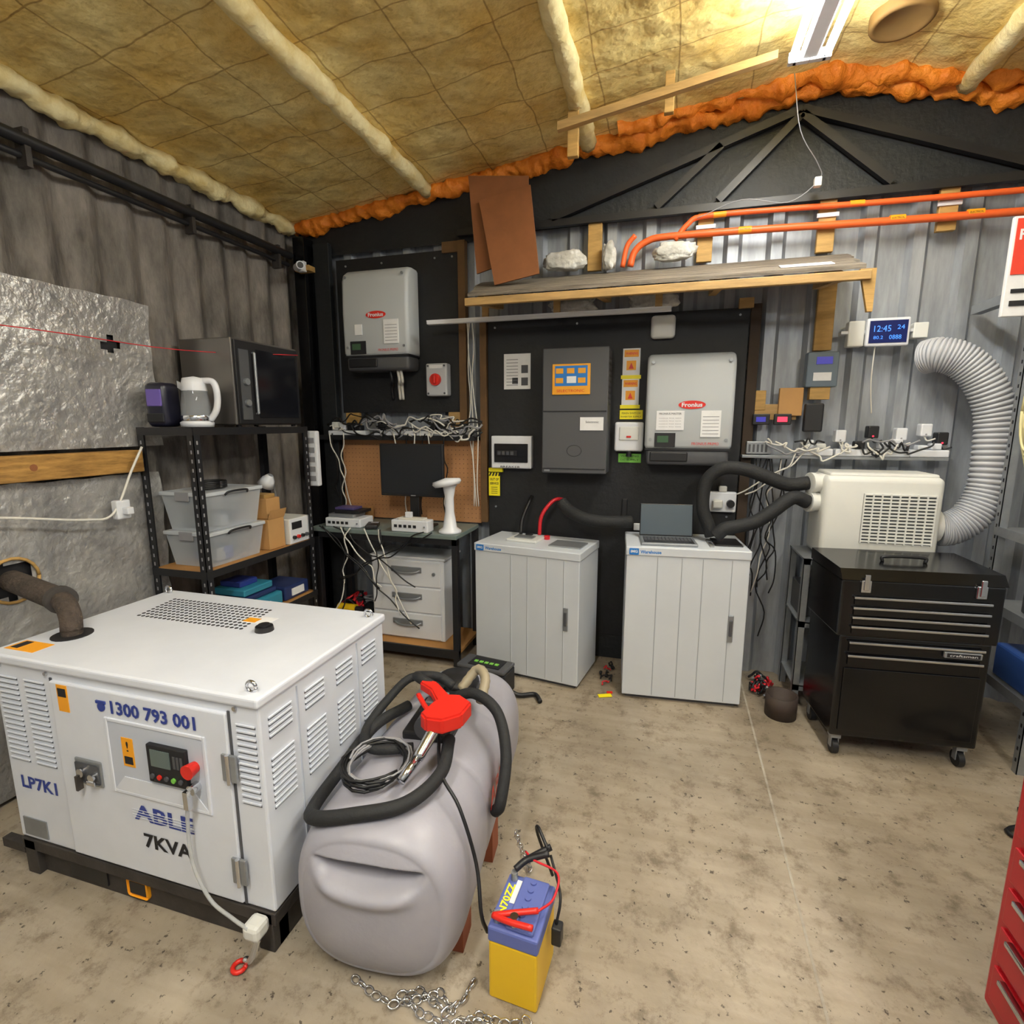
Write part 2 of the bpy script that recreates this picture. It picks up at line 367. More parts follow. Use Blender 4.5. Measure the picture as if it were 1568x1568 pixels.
b.box((-1.575,yf-.012,.385),(-1.475,yf-.005,.465),steel,.004); b.box((-1.57,yf-.014,.395),(-1.48,yf-.011,.455),dgrey,.004); b.cyl((-1.54,yf-.014,.43),(-1.54,yf-.025,.43),.013,chrome); b.cyl((-1.50,yf-.014,.42),(-1.50,yf-.025,.42),.012,chrome); b.box((-1.515,yf-.028,.40),(-1.485,yf-.022,.412),chrome,.002); b.box((-1.555,yf-.03,.375),(-1.547,yf-.014,.42),darksteel)
for hz in(.5,.2): b.box((-1.045,yf-.012,hz),(-1.0,yf-.004,hz+.075),steel,.002); b.cyl((-1.022,yf-.014,hz-.003),(-1.022,yf-.014,hz+.078),.006,chrome,seg=10)
vent=mat('louvre_shadow','#5c6068',.6)
def slot(b,c,w,h,ax):
    x,y,z=c
    if ax=='y':
        b.box((x-w/2,y-.0012,z-h/2),(x+w/2,y,z+h*.25),vent); b.box((x-w/2,y-.005,z+h*.15),(x+w/2,y-.001,z+h*.6),gwhite)
    else:
        b.box((x,y-w/2,z-h/2),(x+.0012,y+w/2,z+h*.25),vent); b.box((x+.001,y-w/2,z+h*.15),(x+.005,y+w/2,z+h*.6),gwhite)
for k in range(17):
    z=.665-k*.0165
    for xx in(-1.825,-1.715): slot(b,(xx,yf+.004,z),.08,.0085,'y')
for k in range(13): slot(b,(-.972,yf+.004,.655-k*.018),.058,.009,'y')
for row,(zz,nn) in enumerate(((.665,4),(.55,9))):
    for ycol in (1.035,1.175,1.32,1.46):
        for k in range(nn): slot(b,(x1,ycol,zz-k*.017),.085,.0095,'x')
b.box((x1,1.10,.16),(x1+.003,1.104,.70),inner); b.box((x1,1.39,.16),(x1+.003,1.394,.70),inner)
b.text('1300 793 001',(-1.265,yf-.008,.643),.29,.040,blue,bold=True); b.cyl((-1.445,yf-.006,.638),(-1.445,yf-.009,.638),.013,blue); b.box((-1.462,yf-.0095,.648),(-1.428,yf-.006,.656),blue)
b.text('ABLE',(-1.27,yf-.007,.335),.21,.048,blue,bold=True); 
for k in range(4): b.box((-1.38,yf-.0085,.318+k*.008),(-1.16,yf-.0079,.3195+k*.008),gwhite)
b.text('7KVA',(-1.265,yf-.007,.25),.17,.045,ink,bold=True)
b.text('LP7K1',(-1.765,yf+.003,.325),.15,.042,blue,bold=True)
b.box((-1.86,yf+.001,.14),(-1.76,yf+.004,.2),steel); 
for i in range(24):
    for j in range(9): b.cyl((-1.74+i*.019-(j*.004),1.31+j*.021,zt+.003),(-1.74+i*.019-(j*.004),1.31+j*.021,zt+.0048),.0066,ink,seg=6,smooth=False)
b.box((-1.36,1.36,zt+.003),(-1.25,1.42,zt+.0048),paperm); b.box((-1.35,1.365,zt+.0048),(-1.30,1.40,zt+.0052),orgl)
b.cyl((-1.22,1.32,zt),(-1.22,1.32,zt+.02),.03,black,r2=.027); b.cyl((-1.22,1.32,zt+.02),(-1.22,1.32,zt+.026),.018,black)
b.box((-1.87,.99,zt+.003),(-1.75,1.05,zt+.0048),orgl); b.box((-1.86,1.0,zt+.0048),(-1.83,1.045,zt+.0052),ink)
for (ex,ey) in((-.965,.985),(-1.86,1.53),(-.96,1.52)):
    pts=[(ex+.014*math.cos(t),ey,zt+.017+.014*math.sin(t)) for t in [i*2*math.pi/16 for i in range(17)]]; b.tube(pts,.0045,chrome,smoothcurve=False)
for sx in(-1.85,-1.66,-1.0):
    b.cyl((sx,yf+.004,.70),(sx,yf-.002,.70),.006,chrome,seg=8)
b.cyl((-1.78,1.12,zt+.003),(-1.78,1.12,zt+.007),.055,ink); b.cyl((-1.78,1.12,zt),(-1.78,1.12,zt+.03),.028,rust)
b.tube([(-1.78,1.12,zt+.02),(-1.785,1.125,zt+.06),(-1.82,1.14,zt+.09),(-1.89,1.17,zt+.095)],.03,rust,seg=14)
b.cyl((-1.88,1.165,zt+.095),(-2.29,1.27,zt+.095),.038,rust); b.cyl((-1.87,1.162,zt+.095),(-1.9,1.173,zt+.095),.044,darksteel)
b.tube([(-1.13,yf-.04,.47),(-1.155,yf-.03,.38),(-1.155,yf-.03,.25),(-1.11,yf-.03,.15),(-1.03,yf-.04,.125),(-.97,yf-.05,.12)],.0048,clearhose)
b.boxc((-.965,yf-.03,.105),(.05,.05,.045),acw,.012)
b.tube([(-.99,yf-.05,.02),(-.97,yf-.05,.03),(-.95,yf-.04,.09)],.009,chrome)
b.tube([(-1.0+.016*math.cos(t),yf-.06+.016*math.sin(t),.008) for t in[i*math.pi/6 for i in range(13)]],.006,red,smoothcurve=False)
b.done()

# ------------------------------------------------------------ fuel tank
ang=math.radians(5)
TL=(-.645,.965,0)
b=B('diesel_fuel_tank',loc=TL,rot=ang)
Lt=.95; W=.226; zc=.22; Hh=.22
def se(t,n): 
    c,s_=math.cos(t),math.sin(t); return (math.copysign(abs(c)**(2/n),c),math.copysign(abs(s_)**(2/n),s_))
NS=160;NY=100;K=70; KE=.80
def sect(k,y,t,rib=1.):
    cx,sz=se(t,2.7); tap=1-.06*(y/Lt)
    return V((cx*W*k*rib*tap,y,zc+sz*Hh*k*rib*(1-.05*y/Lt)-(.011*y/Lt)))
def sm(a): a=max(0,min(1,a)); return a*a*(3-2*a)
def dent(p):
    x,z=p.x,p.z
    lo=.280+1.2*x*x; hi=.362-.5*x*x
    if p.y<.2:
        fx=sm((.155-abs(x))/.05)
        g=sm((hi-z)/.010)*sm((z-lo)/.07) if lo<hi else 0
        br=math.exp(-((z-lo+.005)/.018)**2)*sm((.15-abs(x))/.06)
        p=V((p.x,p.y+.065*g*fx-.010*br,p.z-.010*g*fx))
    return p
rings=[]
for r in range(K+1):
    s_=r/K
    rings.append([dent(V((q.x*s_,-.035*(1-s_**3.0),zc+(q.z-zc)*s_))) for q in [sect(KE,0,2*math.pi*i/NS) for i in range(NS)]])
R_=.11
for j in range(1,NY+1):
    q=j/NY
    y=R_*(q/.2)**2*1.0 if q<.2 else (Lt-R_*((1-q)/.2)**2 if q>.8 else R_+(Lt-2*R_)*(q-.2)/.6)
    e=min(y,Lt-y)
    k=1 if e>R_ else math.sqrt(max(0,1-((R_-e)/R_)**2))
    k=KE+(1-KE)*k
    rib=1-.022*math.exp(-((y-.33)/.012)**2)-.022*math.exp(-((y-.62)/.012)**2)
    rings.append([dent(sect(k,y,2*math.pi*i/NS,rib)) for i in range(NS)])
for r in range(1,21):
    s_=1-r/20
    rings.append([V((q.x*s_,Lt+.03*(1-s_**3),zc+(q.z-zc)*s_)) for q in [sect(KE,Lt,2*math.pi*i/NS) for i in range(NS)]])
vs=[p for r in rings for p in r]
b.add(vs,[[j*NS+i,j*NS+(i+1)%NS,(j+1)*NS+(i+1)%NS,(j+1)*NS+i] for j in range(len(rings)-1) for i in range(NS)],tankg,True)
for y in(.2,.70): b.box((-.17,y,0),(.17,y+.09,.05),tankg,.01)
b.box((.17,.12,.0),(.2,.2,.12),mat('rust_red','#8a4a30',.8)); b.box((.18,.42,.0),(.21,.5,.16),MATS['rust_red'])
b.text('ABLE',(.229,.42,.3),.2,.06,red,right=(0,1,0),up=(0,0,1),bold=True)
zt2=.425
b.box((-.07,.38,zt2),(.09,.60,zt2+.03),black,.008); b.lathe([(0,.0),(.08,0),(.083,.03),(.065,.05),(0,.055)],(.0,.74,zt2-.005),black); b.cyl((-.07,.74,zt2),(.08,.74,zt2),.03,black)
b.box((-.03,.42,zt2+.03),(.07,.56,zt2+.085),black,.012); b.cyl((.02,.42,zt2+.06),(.02,.36,zt2+.06),.04,dgrey); b.box((-.01,.43,zt2+.085),(.05,.5,zt2+.11),steel,.004)
b.tube([(-.12,.56,zt2+.01),(-.18,.42,zt2+.01),(-.215,.25,.385),(-.215,.12,.375),(-.16,.04,.415),(-.05,.035,.445),(.07,.08,.46),(.12,.2,.465),(.10,.34,.475)],.018,blackrub,seg=12,n=8)
b.tube([(.04,.56,.48),(.12,.55,.51),(.21,.50,.48),(.255,.42,.39),(.255,.34,.29),(.235,.36,.24)],.018,blackrub,seg=12,n=8)
b.tube([(-.03,.66,.45),(-.13,.64,.50),(-.18,.52,.47),(-.19,.38,.44),(-.12,.28,.455),(0,.30,.46)],.015,blackrub,seg=12,n=8)
b.tube([(.05,.62,.48),(.1,.66,.54),(.14,.62,.53),(.14,.55,.48)],.016,mat('braided_hose','#9a8f78',.5),seg=12,n=8,rf=lambda i,n:.016+.002*(i%2))
pts=[]
for i in range(100):
    t=i/100*2*math.pi*6; pts.append((-.07+(.085+.008*math.sin(i*.7))*math.cos(t),.2+(.095+.007*math.cos(i))*math.sin(t),.453+.0003*i))
b.tube(pts,.0042,cable_k,smoothcurve=False,seg=6)
b.tube([(p[0]+.01,p[1]+.01,p[2]+.012) for p in pts[:60]],.0035,cable_g,smoothcurve=False,seg=6)
b.tube([(.06,.36,.48),(.12,.2,.47),(.19,.14,.42),(.245,.1,.30),(.27,.05,.21),(.28,.07,.14)],.005,cable_k)
b.done()
b=B('fuel_nozzle',loc=TL,rot=ang)
b.tube([(.055,.20,.50),(.075,.26,.54),(.085,.31,.565)],.024,chrome,seg=14,rf=lambda i,n:.015+.005*i/n)
b.tube([(.035,.13,.480),(.055,.20,.502)],.013,chrome,seg=12)
def slab(b,poly,z0,z1,m,bev):
    bm=bmesh.new(); f=bm.faces.new([bm.verts.new((x,y,z0)) for x,y in poly]); r=bmesh.ops.extrude_face_region(bm,geom=[f])
    for e in r['geom']:
        if isinstance(e,bmesh.types.BMVert): e.co.z=z1
    bmesh.ops.recalc_face_normals(bm,faces=bm.faces); bmesh.ops.bevel(bm,geom=list(bm.edges),offset=bev,segments=2,affect='EDGES'); b.addbm(bm,m,False)
slab(b,[(.035,.275),(.06,.25),(.11,.25),(.155,.29),(.165,.36),(.12,.395),(.075,.39),(.05,.34)],.545,.592,red,.006)
slab(b,[(.075,.33),(.10,.38),(.02,.47),(-.03,.485),(-.035,.455),(.015,.42)],.555,.585,red,.005)
slab(b,[(.055,.30),(.065,.31),(.02,.365),(-.02,.42),(-.03,.41),(.01,.355)],.560,.570,red,.002)
b.tube([(.0,.47,.57),(-.05,.49,.58),(-.07,.54,.56),(-.02,.60,.53),(.03,.60,.50)],.016,blackrub,seg=12)
b.done()
def link(b,p,d,up):
    p=V(p);d=V(d).normalized();u=(V(up)-d*d.dot(V(up))).normalized()
    pts=[p+d*.013*math.cos(t)*1.0+u*.0085*math.sin(t) for t in [i*2*math.pi/10 for i in range(11)]]
    b.tube(pts,.0026,chrome,seg=6,smoothcurve=False)
b=B('steel_chain')
path=[(-.69,.955),(-.62,.935),(-.57,.93),(-.52,.955),(-.47,.985),(-.43,.96),(-.40,.94),(-.36,.965),(-.30,.965),(-.25,.985),(-.22,.97),(-.27,.945),(-.36,.95),(-.43,.925),(-.50,.93),(-.56,.955),(-.52,.975),(-.44,.95),(-.41,.99),(-.40,1.05)]
for i in range(len(path)-1):
    p=V((*path[i],0));q=V((*path[i+1],0));n=max(1,int((q-p).length/.019))
    for k in range(n):
        c=p.lerp(q,k/n); c.z=.010; link(b,c,q-p,(0,0,1) if k%2 else (.4,.9,.25))
b.done()
b=B('steel_chain')
path=[(-.37,1.32,.2),(-.36,1.36,.1),(-.35,1.40,.012),(-.39,1.47,.012)]
for i in range(3):
    p=V(path[i]);q=V(path[i+1]);n=int((q-p).length/.02)
    for k in range(n):link(b,p.lerp(q,k/n),q-p,(1,0,0) if k%2 else (0,1,.3))
b.done()
# ------------------------------------------------------------ battery
b=B('car_battery',loc=(-.29,1.09,0),rot=-.06)
b.box((-.062,-.075,0),(.062,.085,.165),yellow,.006); b.box((-.064,-.077,.163),(.064,.087,.205),bluep,.006)
b.box((-.02,-.07,.205),(.05,.08,.215),bluep,.004)
for k in range(6): b.cyl((.01,-.055+k*.024,.215),(.01,-.055+k*.024,.219),.008,bluep)
b.text('N70ZZ',(-.045,0.01,.2055),.09,.02,yl,right=(0,1,0),up=(-1,0,0),bold=True)
b.box((-.035,.0,.2052),(-.022,.07,.2062),paperm)
for yy in(-.055,.07): b.cyl((-.045,yy,.205),(-.045,yy,.228),.009,steel)
for s_ in(-1,1): b.tube([(-.055,-.06,.222),(-.01,-.06+s_*.012,.232),(.05,-.05+s_*.024,.238)],.007,red)
b.cyl((0,-.06,.216),(0,-.06,.24),.01,chrome)
b.tube([(.05,-.03,.24),(.075,.02,.235),(.07,.08,.25),(.0,.1,.25),(-.03,.12,.25)],.003,cable_r)
for s_ in(-1,1): b.tube([(-.045,.075,.23),(-.02,.10,.245),(.035,.13+s_*.012,.265)],.009,black)
b.tube([(.03,.13,.265),(-.01,.17,.29),(-.02,.2,.24),(.02,.22,.1)],.0045,cable_k)
b.box((.075,-.0,.12),(.10,.03,.17),black,.004)
b.tube([(.085,.015,.17),(.085,.05,.22),(.04,.12,.26)],.0035,cable_k)
b.done()
# ------------------------------------------------------------ battery cabinets
def cabinet(loc,rot,w,d,h,seams,name='battery_cabinet'):
    b=B(name,loc=loc,rot=rot)
    b.box((-w/2,0,.02),(w/2,d,h-.02),cabw,.004); b.box((-w/2-.004,-.006,h-.045),(w/2+.004,d+.004,h),cabw,.005)
    b.box((-w/2+.02,.02,0),(w/2-.02,d-.02,.02),dgrey)
    for sx in seams: b.box((-w/2+w*sx-.0015,-.0012,.03),(-w/2+w*sx+.0015,.002,h-.05),mat('seam','#9aa0a6',.5)); b.box((-w/2+w*sx+.0015,-.0025,.03),(-w/2+w*sx+.0045,.002,h-.05),cabw)
    hx=w/2-.07
    b.box((hx-.013,-.008,h*.43),(hx+.013,.0,h*.6),steel,.003); b.box((hx-.007,-.016,h*.47),(hx+.007,-.006,h*.57),dgrey,.003)
    b.box((-w/2+.012,-.0085,h-.040),(-w/2+.058,-.006,h-.008),bluel,.003); b.text('iMG',(-w/2+.035,-.0085,h-.023),.034,.014,white,bold=True)
    b.text('Warehouse',(-w/2+.115,-.006,h-.024),.10,.017,bluel,bold=True)
    return b
b=cabinet((-.69,2.625,0),math.radians(-9),.61,.34,.75,(.36,.52,.7,.86))
b.box((-.16,.10,.75),(.02,.25,.765),acw,.004); b.box((-.13,.14,.765),(-.02,.2,.772),steel,.002); b.box((.1,.08,.75),(.28,.22,.758),steel,.002)
b.cyl((-.08,.24,.75),(-.08,.24,.775),.022,black); b.cyl((.03,.24,.75),(.03,.24,.77),.018,cable_r)
b.done()
b=cabinet((.13,2.60,0),math.radians(5),.575,.36,.805,(.26,.46,.63,.86))
b.box((.14,.08,.805),(.27,.25,.812),black,.002); b.box((.11,.05,.805),(.13,.2,.811),steel,.002)
b.done()
b=B('laptop',loc=(.035,2.72,.806),rot=math.radians(6))
b.box((-.135,-.1,0),(.135,.08,.014),steel,.004); b.box((-.12,-.085,.014),(.12,.05,.016),black,.001)
for r in range(5):
    for c in range(13): b.box((-.118+c*.018,-.045+r*.018,.016),(-.104+c*.018,-.031+r*.018,.0185),dgrey)
T=Matrix.Translation((0,.082,.012))@Matrix.Rotation(math.radians(-8),4,'X')
b.box((-.135,0,0),(.135,.01,.17),black,.004,M=T); b.box((-.13,-.0012,.008),(.13,.0005,.165),lapscr,M=T); b.done()
# ------------------------------------------------------------ boards
b=B('mounting_board'); b.box((-2.02,3.02,1.47),(-1.2,3.045,2.40),blackboard,.002)
b.box((-1.2,3.0,1.40),(-1.155,3.045,2.44),mat('dark_ply','#6a4e2e',.75,var=.3),.002); b.box((-1.3,3.005,2.38),(-1.2,3.04,2.44),MATS['dark_ply'],.002)
b.box((-1.99,3.0,1.38),(-1.9,3.04,1.47),wood,.002); b.box((-1.27,2.99,1.36),(-1.2,3.03,1.47),woodx,.002)
for x in(-1.95,-1.7,-1.35,-1.24): b.cyl((x,3.02,2.36),(x,3.015,2.36),.006,steel,seg=8)
b.done()
b=B('mounting_board'); b.box((-1.025,3.02,.15),(.385,3.045,1.985),blackboard,.002); b.box((-.5,3.03,.0),(-.15,3.045,.15),blackpaper)
b.box((-1.07,3.0,.8),(-1.03,3.04,2.0),MATS['dark_ply'],.002); b.box((.33,3.005,1.98),(.40,3.04,2.03),woodx,.002); b.box((.39,3.01,.3),(.44,3.045,2.0),mat('dark_timber','#3a2c20',.8,var=.3),.002)
for x in(-.98,-.5,0,.34):
    for z in(1.95,.9): b.cyl((x,3.02,z),(x,3.015,z),.006,steel,seg=8)
b.box((-.22,3.005,.85),(-.19,3.02,.98),black,.004); b.box((-.15,3.005,.80),(-.11,3.02,.84),white,.003)
b.done()
b=B('pegboard'); b.box((-2.04,3.02,.79),(-1.075,3.035,1.30),mat('pegboard_tan','#b8865a',.7,var=.12),.002)
for i in range(37):
    for j in range(17): b.add([(-2.02+i*.026-.002,3.0192,.82+j*.028-.002),(-2.02+i*.026+.002,3.0192,.82+j*.028-.002),(-2.02+i*.026+.002,3.0192,.82+j*.028+.002),(-2.02+i*.026-.002,3.0192,.82+j*.028+.002)],[[0,1,2,3]],ink)
b.done()

def inverter(x0,x1,z0,z1,name='solar_inverter'):
    b=B(name); w=x1-x0; y0=2.86; zs=z0+.085
    prof=[(3.018,zs),(y0+.01,zs),(y0,zs+.02),(y0-.005,(zs+z1)/2),(y0+.003,z1-.07),(y0+.02,z1-.03),(y0+.055,z1-.006),(y0+.09,z1),(3.0,z1),(3.018,z1-.01)]
    bm=bmesh.new(); A=[bm.verts.new((x0,y,z)) for y,z in prof]; f=bm.faces.new(A)
    r=bmesh.ops.extrude_face_region(bm,geom=[f]); 
    for e in r['geom']:
        if isinstance(e,bmesh.types.BMVert): e.co.x=x1
    bmesh.ops.recalc_face_normals(bm,faces=bm.faces)
    side=[e for e in bm.edges if abs(e.verts[0].co.x-e.verts[1].co.x)<1e-6]
    bmesh.ops.bevel(bm,geom=side,offset=.022,segments=4,affect='EDGES',profile=.5)
    b.addbm(bm,invw,True)
    b.box((x0+.01,y0+.012,z0),(x1-.01,3.018,zs+.002),dgrey,.02,3); b.box((x0+.03,y0+.006,z0+.02),(x0+.22,y0+.014,z0+.07),black,.006)
    b.box((x0+.005,y0+.005,zs-.006),(x1-.005,3.018,zs+.004),black)
    sx=lambda t:x0+w*t; sz=lambda t:zs+(z1-zs)*t; yy=y0-.006
    bm=bmesh.new(); bmesh.ops.create_circle(bm,cap_ends=True,segments=28,radius=1); M=Matrix.Translation((sx(.53),yy-.001,sz(.46)))@Matrix.Rotation(math.pi/2,4,'X')@Matrix.Diagonal((.066,.021,1,1)); b.addbm(bm,red,False,M)
    b.text('Fronius',(sx(.53),yy-.002,sz(.46)),.1,.022,white,bold=True)
    b.box((sx(.64),yy-.001,sz(.13)),(sx(.86),yy+.004,sz(.40)),paperm)
    for k in range(6): b.box((sx(.66),yy-.0018,sz(.16+.035*k)),(sx(.84),yy-.001,sz(.166+.035*k)),cable_g)
    b.box((sx(.12),yy-.001,sz(.02)),(sx(.36),yy+.004,sz(.17)),ink,.001); b.box((sx(.15),yy-.002,sz(.07)),(sx(.28),yy,sz(.14)),mat('lcd_green','#3c5a40',.3))
    b.text('FRONIUS PRIMO',(sx(.70),yy-.001,sz(.06)),.13,.014,red)
    for sgn in(0.07,.93): 
        for zz in(.9,.1): b.cyl((sx(sgn),yy+.01,sz(zz)),(sx(sgn),yy+.002,sz(zz)),.008,steel,seg=10)
    return b,sx,sz,yy
b,sx,sz,yy=inverter(-1.89,-1.455,1.715,2.30)
b.box((sx(.2),yy-.001,sz(.24)),(sx(.31),yy+.004,sz(.36)),paperm); 
for k,x in enumerate((-1.62,-1.57,-1.55)): b.tube([(x,2.93,1.73),(x+.01,2.93,1.66),(x-.02,2.98,1.63),(x-.03,3.01,1.55)],.009,cable_w if k else black)
b.done()
b,sx,sz,yy=inverter(-.105,.325,1.185,1.76)
b.box((sx(.13),yy-.001,sz(.2)),(sx(.45),yy+.004,sz(.4)),paperm); b.text('FRONIUS MASTER',(sx(.29),yy-.0015,sz(.37)),.11,.01,ink)
for k in range(4): b.text('notice line text',(sx(.29),yy-.0015,sz(.325-.03*k)),.11,.005,cable_g)
b.done()
b=B('battery_inverter'); b.box((-.655,2.85,1.13),(-.30,3.018,1.80),dgrey,.006); b.box((-.65,2.846,1.465),(-.305,2.852,1.47),black); b.box((-.65,2.846,1.155),(-.305,2.852,1.158),black)
b.box((-.60,2.843,1.555),(-.395,2.85,1.715),mat('amber_panel','#e8a018',.4),.002); b.box((-.585,2.8415,1.60),(-.41,2.843,1.705),bluel)
for x,z in((-.56,1.68),(-.50,1.68),(-.44,1.68),(-.56,1.63),(-.44,1.63)): b.box((x-.02,2.84,z-.015),(x+.02,2.8418,z+.012),mat('amber_panel','#e8a018',.4))
b.box((-.52,2.8395,1.615),(-.47,2.8418,1.65),paperm); b.text('SELECTRONIC',(-.50,2.8425,1.575),.15,.014,red)
for k in range(9): b.box((-.655+.001,2.87,1.2+k*.05),(-.656,2.97,1.22+k*.05),black); b.box((-.30,2.87,1.5+k*.03),(-.2985,2.97,1.51+k*.03),black)
b.box((-.445,2.8455,1.365),(-.32,2.85,1.435),paperm); b.text('Selectronic',(-.38,2.845,1.41),.07,.012,ink)
pts=[(-.475+.04*math.cos(t),2.849,1.255+.03*math.sin(t)) for t in[i*math.pi/8 for i in range(17)]]; b.tube(pts,.0012,black,smoothcurve=False,seg=5)
b.box((-.64,2.845,1.14),(-.61,2.85,1.15),steel)
b.done()
b=B('instruction_sheet'); b.box((-.925,3.016,1.60),(-.765,3.02,1.80),paperm)
for k in range(9): b.box((-.91,3.0152,1.765-k*.018),(-.84,3.016,1.769-k*.018),cable_g)
for z in(1.69,1.62): b.box((-.82,3.0152,z),(-.78,3.016,z+.045),dgrey)
b.box((-.875,3.0152,1.63),(-.84,3.016,1.665),dgrey); b.done()
for z0 in(1.655,1.495):
    b=B('warning_sign'); b.box((-.243,3.015,z0),(-.15,3.02,z0+.15),paperm,.001); b.box((-.235,3.0142,z0+.105),(-.158,3.0152,z0+.142),orgl)
    b.box((-.222,3.0142,z0+.035),(-.171,3.0152,z0+.085),orgl); b.text('WARNING',(-.196,3.0142,z0+.123),.065,.014,red,bold=True)
    b.prism([(-.21,3.0134,z0+.042),(-.183,3.0134,z0+.042),(-.1965,3.0134,z0+.075)],(0,-.0005,0),red); b.box((-.25,3.013,z0-.012),(-.143,3.0145,z0+.008),yl); b.done()
b=B('warning_sign'); b.box((-.25,3.012,1.425),(-.125,3.02,1.475),yl,.001); b.text('MAIN SWITCH',(-.188,3.012,1.458),.10,.011,ink); b.text('INVERTER SUPPLY',(-.188,3.012,1.439),.11,.009,ink); b.done()
b=B('label_plate'); b.box((-.25,3.012,1.185),(-.125,3.02,1.235),green,.001); b.text('WARNING',(-.188,3.012,1.222),.1,.01,ink); b.text('DC SUPPLY',(-.188,3.012,1.2),.1,.01,ink); b.done()
b=B('switch_box'); b.box((-.27,2.96,1.25),(-.115,3.018,1.41),white,.012,3); b.box((-.245,2.953,1.31),(-.14,2.965,1.385),acw,.006); b.box((-.205,2.95,1.325),(-.18,2.956,1.335),red); b.cyl((-.19,2.98,1.25),(-.19,2.98,1.22),.015,black); b.done()
b=B('wifi_access_point'); b.box((-.10,2.975,1.845),(.025,3.018,1.965),acw,.02,3); b.done()
b=B('breaker_panel'); b.box((-.99,2.965,1.14),(-.745,3.018,1.33),white,.006); b.box((-.97,2.958,1.175),(-.765,2.968,1.285),screenm,.003); b.box((-.955,2.954,1.215),(-.83,2.96,1.245),black,.002)
for k in range(4): b.box((-.945+k*.026,2.948,1.22),(-.928+k*.026,2.956,1.24),dgrey)
b.text('BREAKER',(-.87,2.957,1.15),.12,.012,ink); b.done()
b=B('danger_tag'); b.box((-1.015,2.99,.97),(-.945,2.993,1.11),yl); 
for k in range(4): b.prism([(-1.015+k*.02,2.9895,1.09),(-1.005+k*.02,2.9895,1.09),(-.995+k*.018,2.9895,1.11),(-1.005+k*.018,2.9895,1.11)],(0,-.0004,0),ink)
b.text('OUT OF',(-.98,2.99,1.07),.055,.016,ink,bold=True); b.text('SERVICE',(-.98,2.99,1.045),.055,.014,ink,bold=True)
for k in range(4): b.box((-1.0,2.9893,1.02-k*.012),(-.96,2.99,1.023-k*.012),ink)
b.box((-1.015,2.99,1.115),(-.93,3.015,1.138),yl); b.done()
b=B('isolator_switch'); b.box((-1.395,2.95,1.565),(-1.26,3.018,1.755),mat('iso_grey','#b9bcc0',.5),.01,3); b.cyl((-1.33,2.95,1.66),(-1.33,2.935,1.66),.035,red); b.box((-1.338,2.918,1.635),(-1.322,2.94,1.685),red,.004); b.box((-1.37,2.947,1.725),(-1.285,2.951,1.745),paperm)
for xx in(-1.38,-1.275):
    for zz in(1.58,1.74): b.cyl((xx,2.955,zz),(xx,2.946,zz),.006,dgrey,seg=8)
b.done()
b=B('power_outlet'); b.box((.235,2.98,.93),(.38,3.018,1.04),white,.008); b.box((.26,2.94,.955),(.31,2.985,1.0),acw,.008); b.cyl((.35,2.98,.98),(.35,2.95,.98),.02,black); b.box((.29,2.98,1.04),(.33,3.018,1.07),acw,.004); b.done()
# ------------------------------------------------------------ drip canopy
b=B('plank_canopy')
yb,yf_=3.03,2.6
for k in range(6):
    t0=k/6;t1=(k+.9)/6
    za=2.19+(2.03-2.19)*t0; zb_=2.19+(2.03-2.19)*t1; ya=yb+(yf_-yb)*t0; yb_=yb+(yf_-yb)*t1
    xl=-1.06+.014*k+.01*math.sin(k*5); xr=.80-.01*k+.02*math.sin(k*3)
    b.prism([(xl,ya,za),(xl,yb_,zb_),(xl,yb_,zb_+.018),(xl,ya,za+.018)],(xr-xl,0,0),plank)
b.box((-1.0,2.585,1.985),(.78,2.61,2.022),woodx,.003); 
for x in(-.96,-.35,.18,.66): b.prism([(x,3.015,2.05),(x,3.015,2.185),(x,2.61,2.02),(x,2.61,1.99)],(.035,0,0),woodx)
b.prism([(.74,2.60,2.03),(.80,2.60,2.03),(.80,2.60,1.86),(.78,2.60,1.86)],(0,.02,0),wood)
b.prism([(.45,2.66,2.072),(.66,2.66,2.072),(.66,2.72,2.095),(.45,2.72,2.095)],(0,0,.003),paperm)
b.done()
b=B('batten_light'); b.box((-1.33,2.84,1.955),(.0,2.87,1.972),white,.003); b.box((-1.33,2.84,1.97),(.0,2.845,1.978),white)
for x in(-1.0,-.6,-.08): b.box((x,2.85,1.972),(x+.035,2.868,2.06),woodx)
b.done()
for P in ([(-1.07,2.86,2.70),(-.74,2.86,2.66),(-.74,2.84,2.27),(-1.02,2.84,2.2)],[(-1.0,2.83,2.56),(-.72,2.82,2.60),(-.66,2.78,2.16),(-.90,2.78,2.12)]):
    b=B('hardboard_offcut'); b.prism(P,(0,-.012,0),hard); b.done()
for (c,s) in (((-.57,2.975,2.27),(.11,.03,.05)),((-.33,2.975,2.275),(.035,.03,.07)),((.0,2.955,2.265),(.10,.025,.045))):
    b=B('insulation_bag'); b.lump(c,1,insul,s,amp=.5); b.done()
for (c,s) in (((-.52,2.985,2.04),(.12,.025,.04)),((-.1,2.985,2.04),(.12,.025,.045))):
    b=B('insulation_bag'); b.lump(c,1,insul,s,amp=.5); b.done()
b=B('orange_conduit'); b.tube([(.0,2.995,2.33),(.06,2.995,2.40),(.14,2.995,2.43),(.5,2.995,2.425),(1.0,2.995,2.41),(2.3,2.995,2.39)],.013,org,seg=12)
b.tube([(-.22,2.995,2.22),(-.2,2.995,2.29),(-.14,2.995,2.335),(-.02,2.995,2.35),(.5,2.995,2.34),(1.0,2.995,2.325),(2.3,2.995,2.30)],.017,org,seg=12)
b.tube([(-.26,2.995,2.22),(-.24,2.995,2.32),(-.2,2.995,2.37)],.013,org,seg=12)
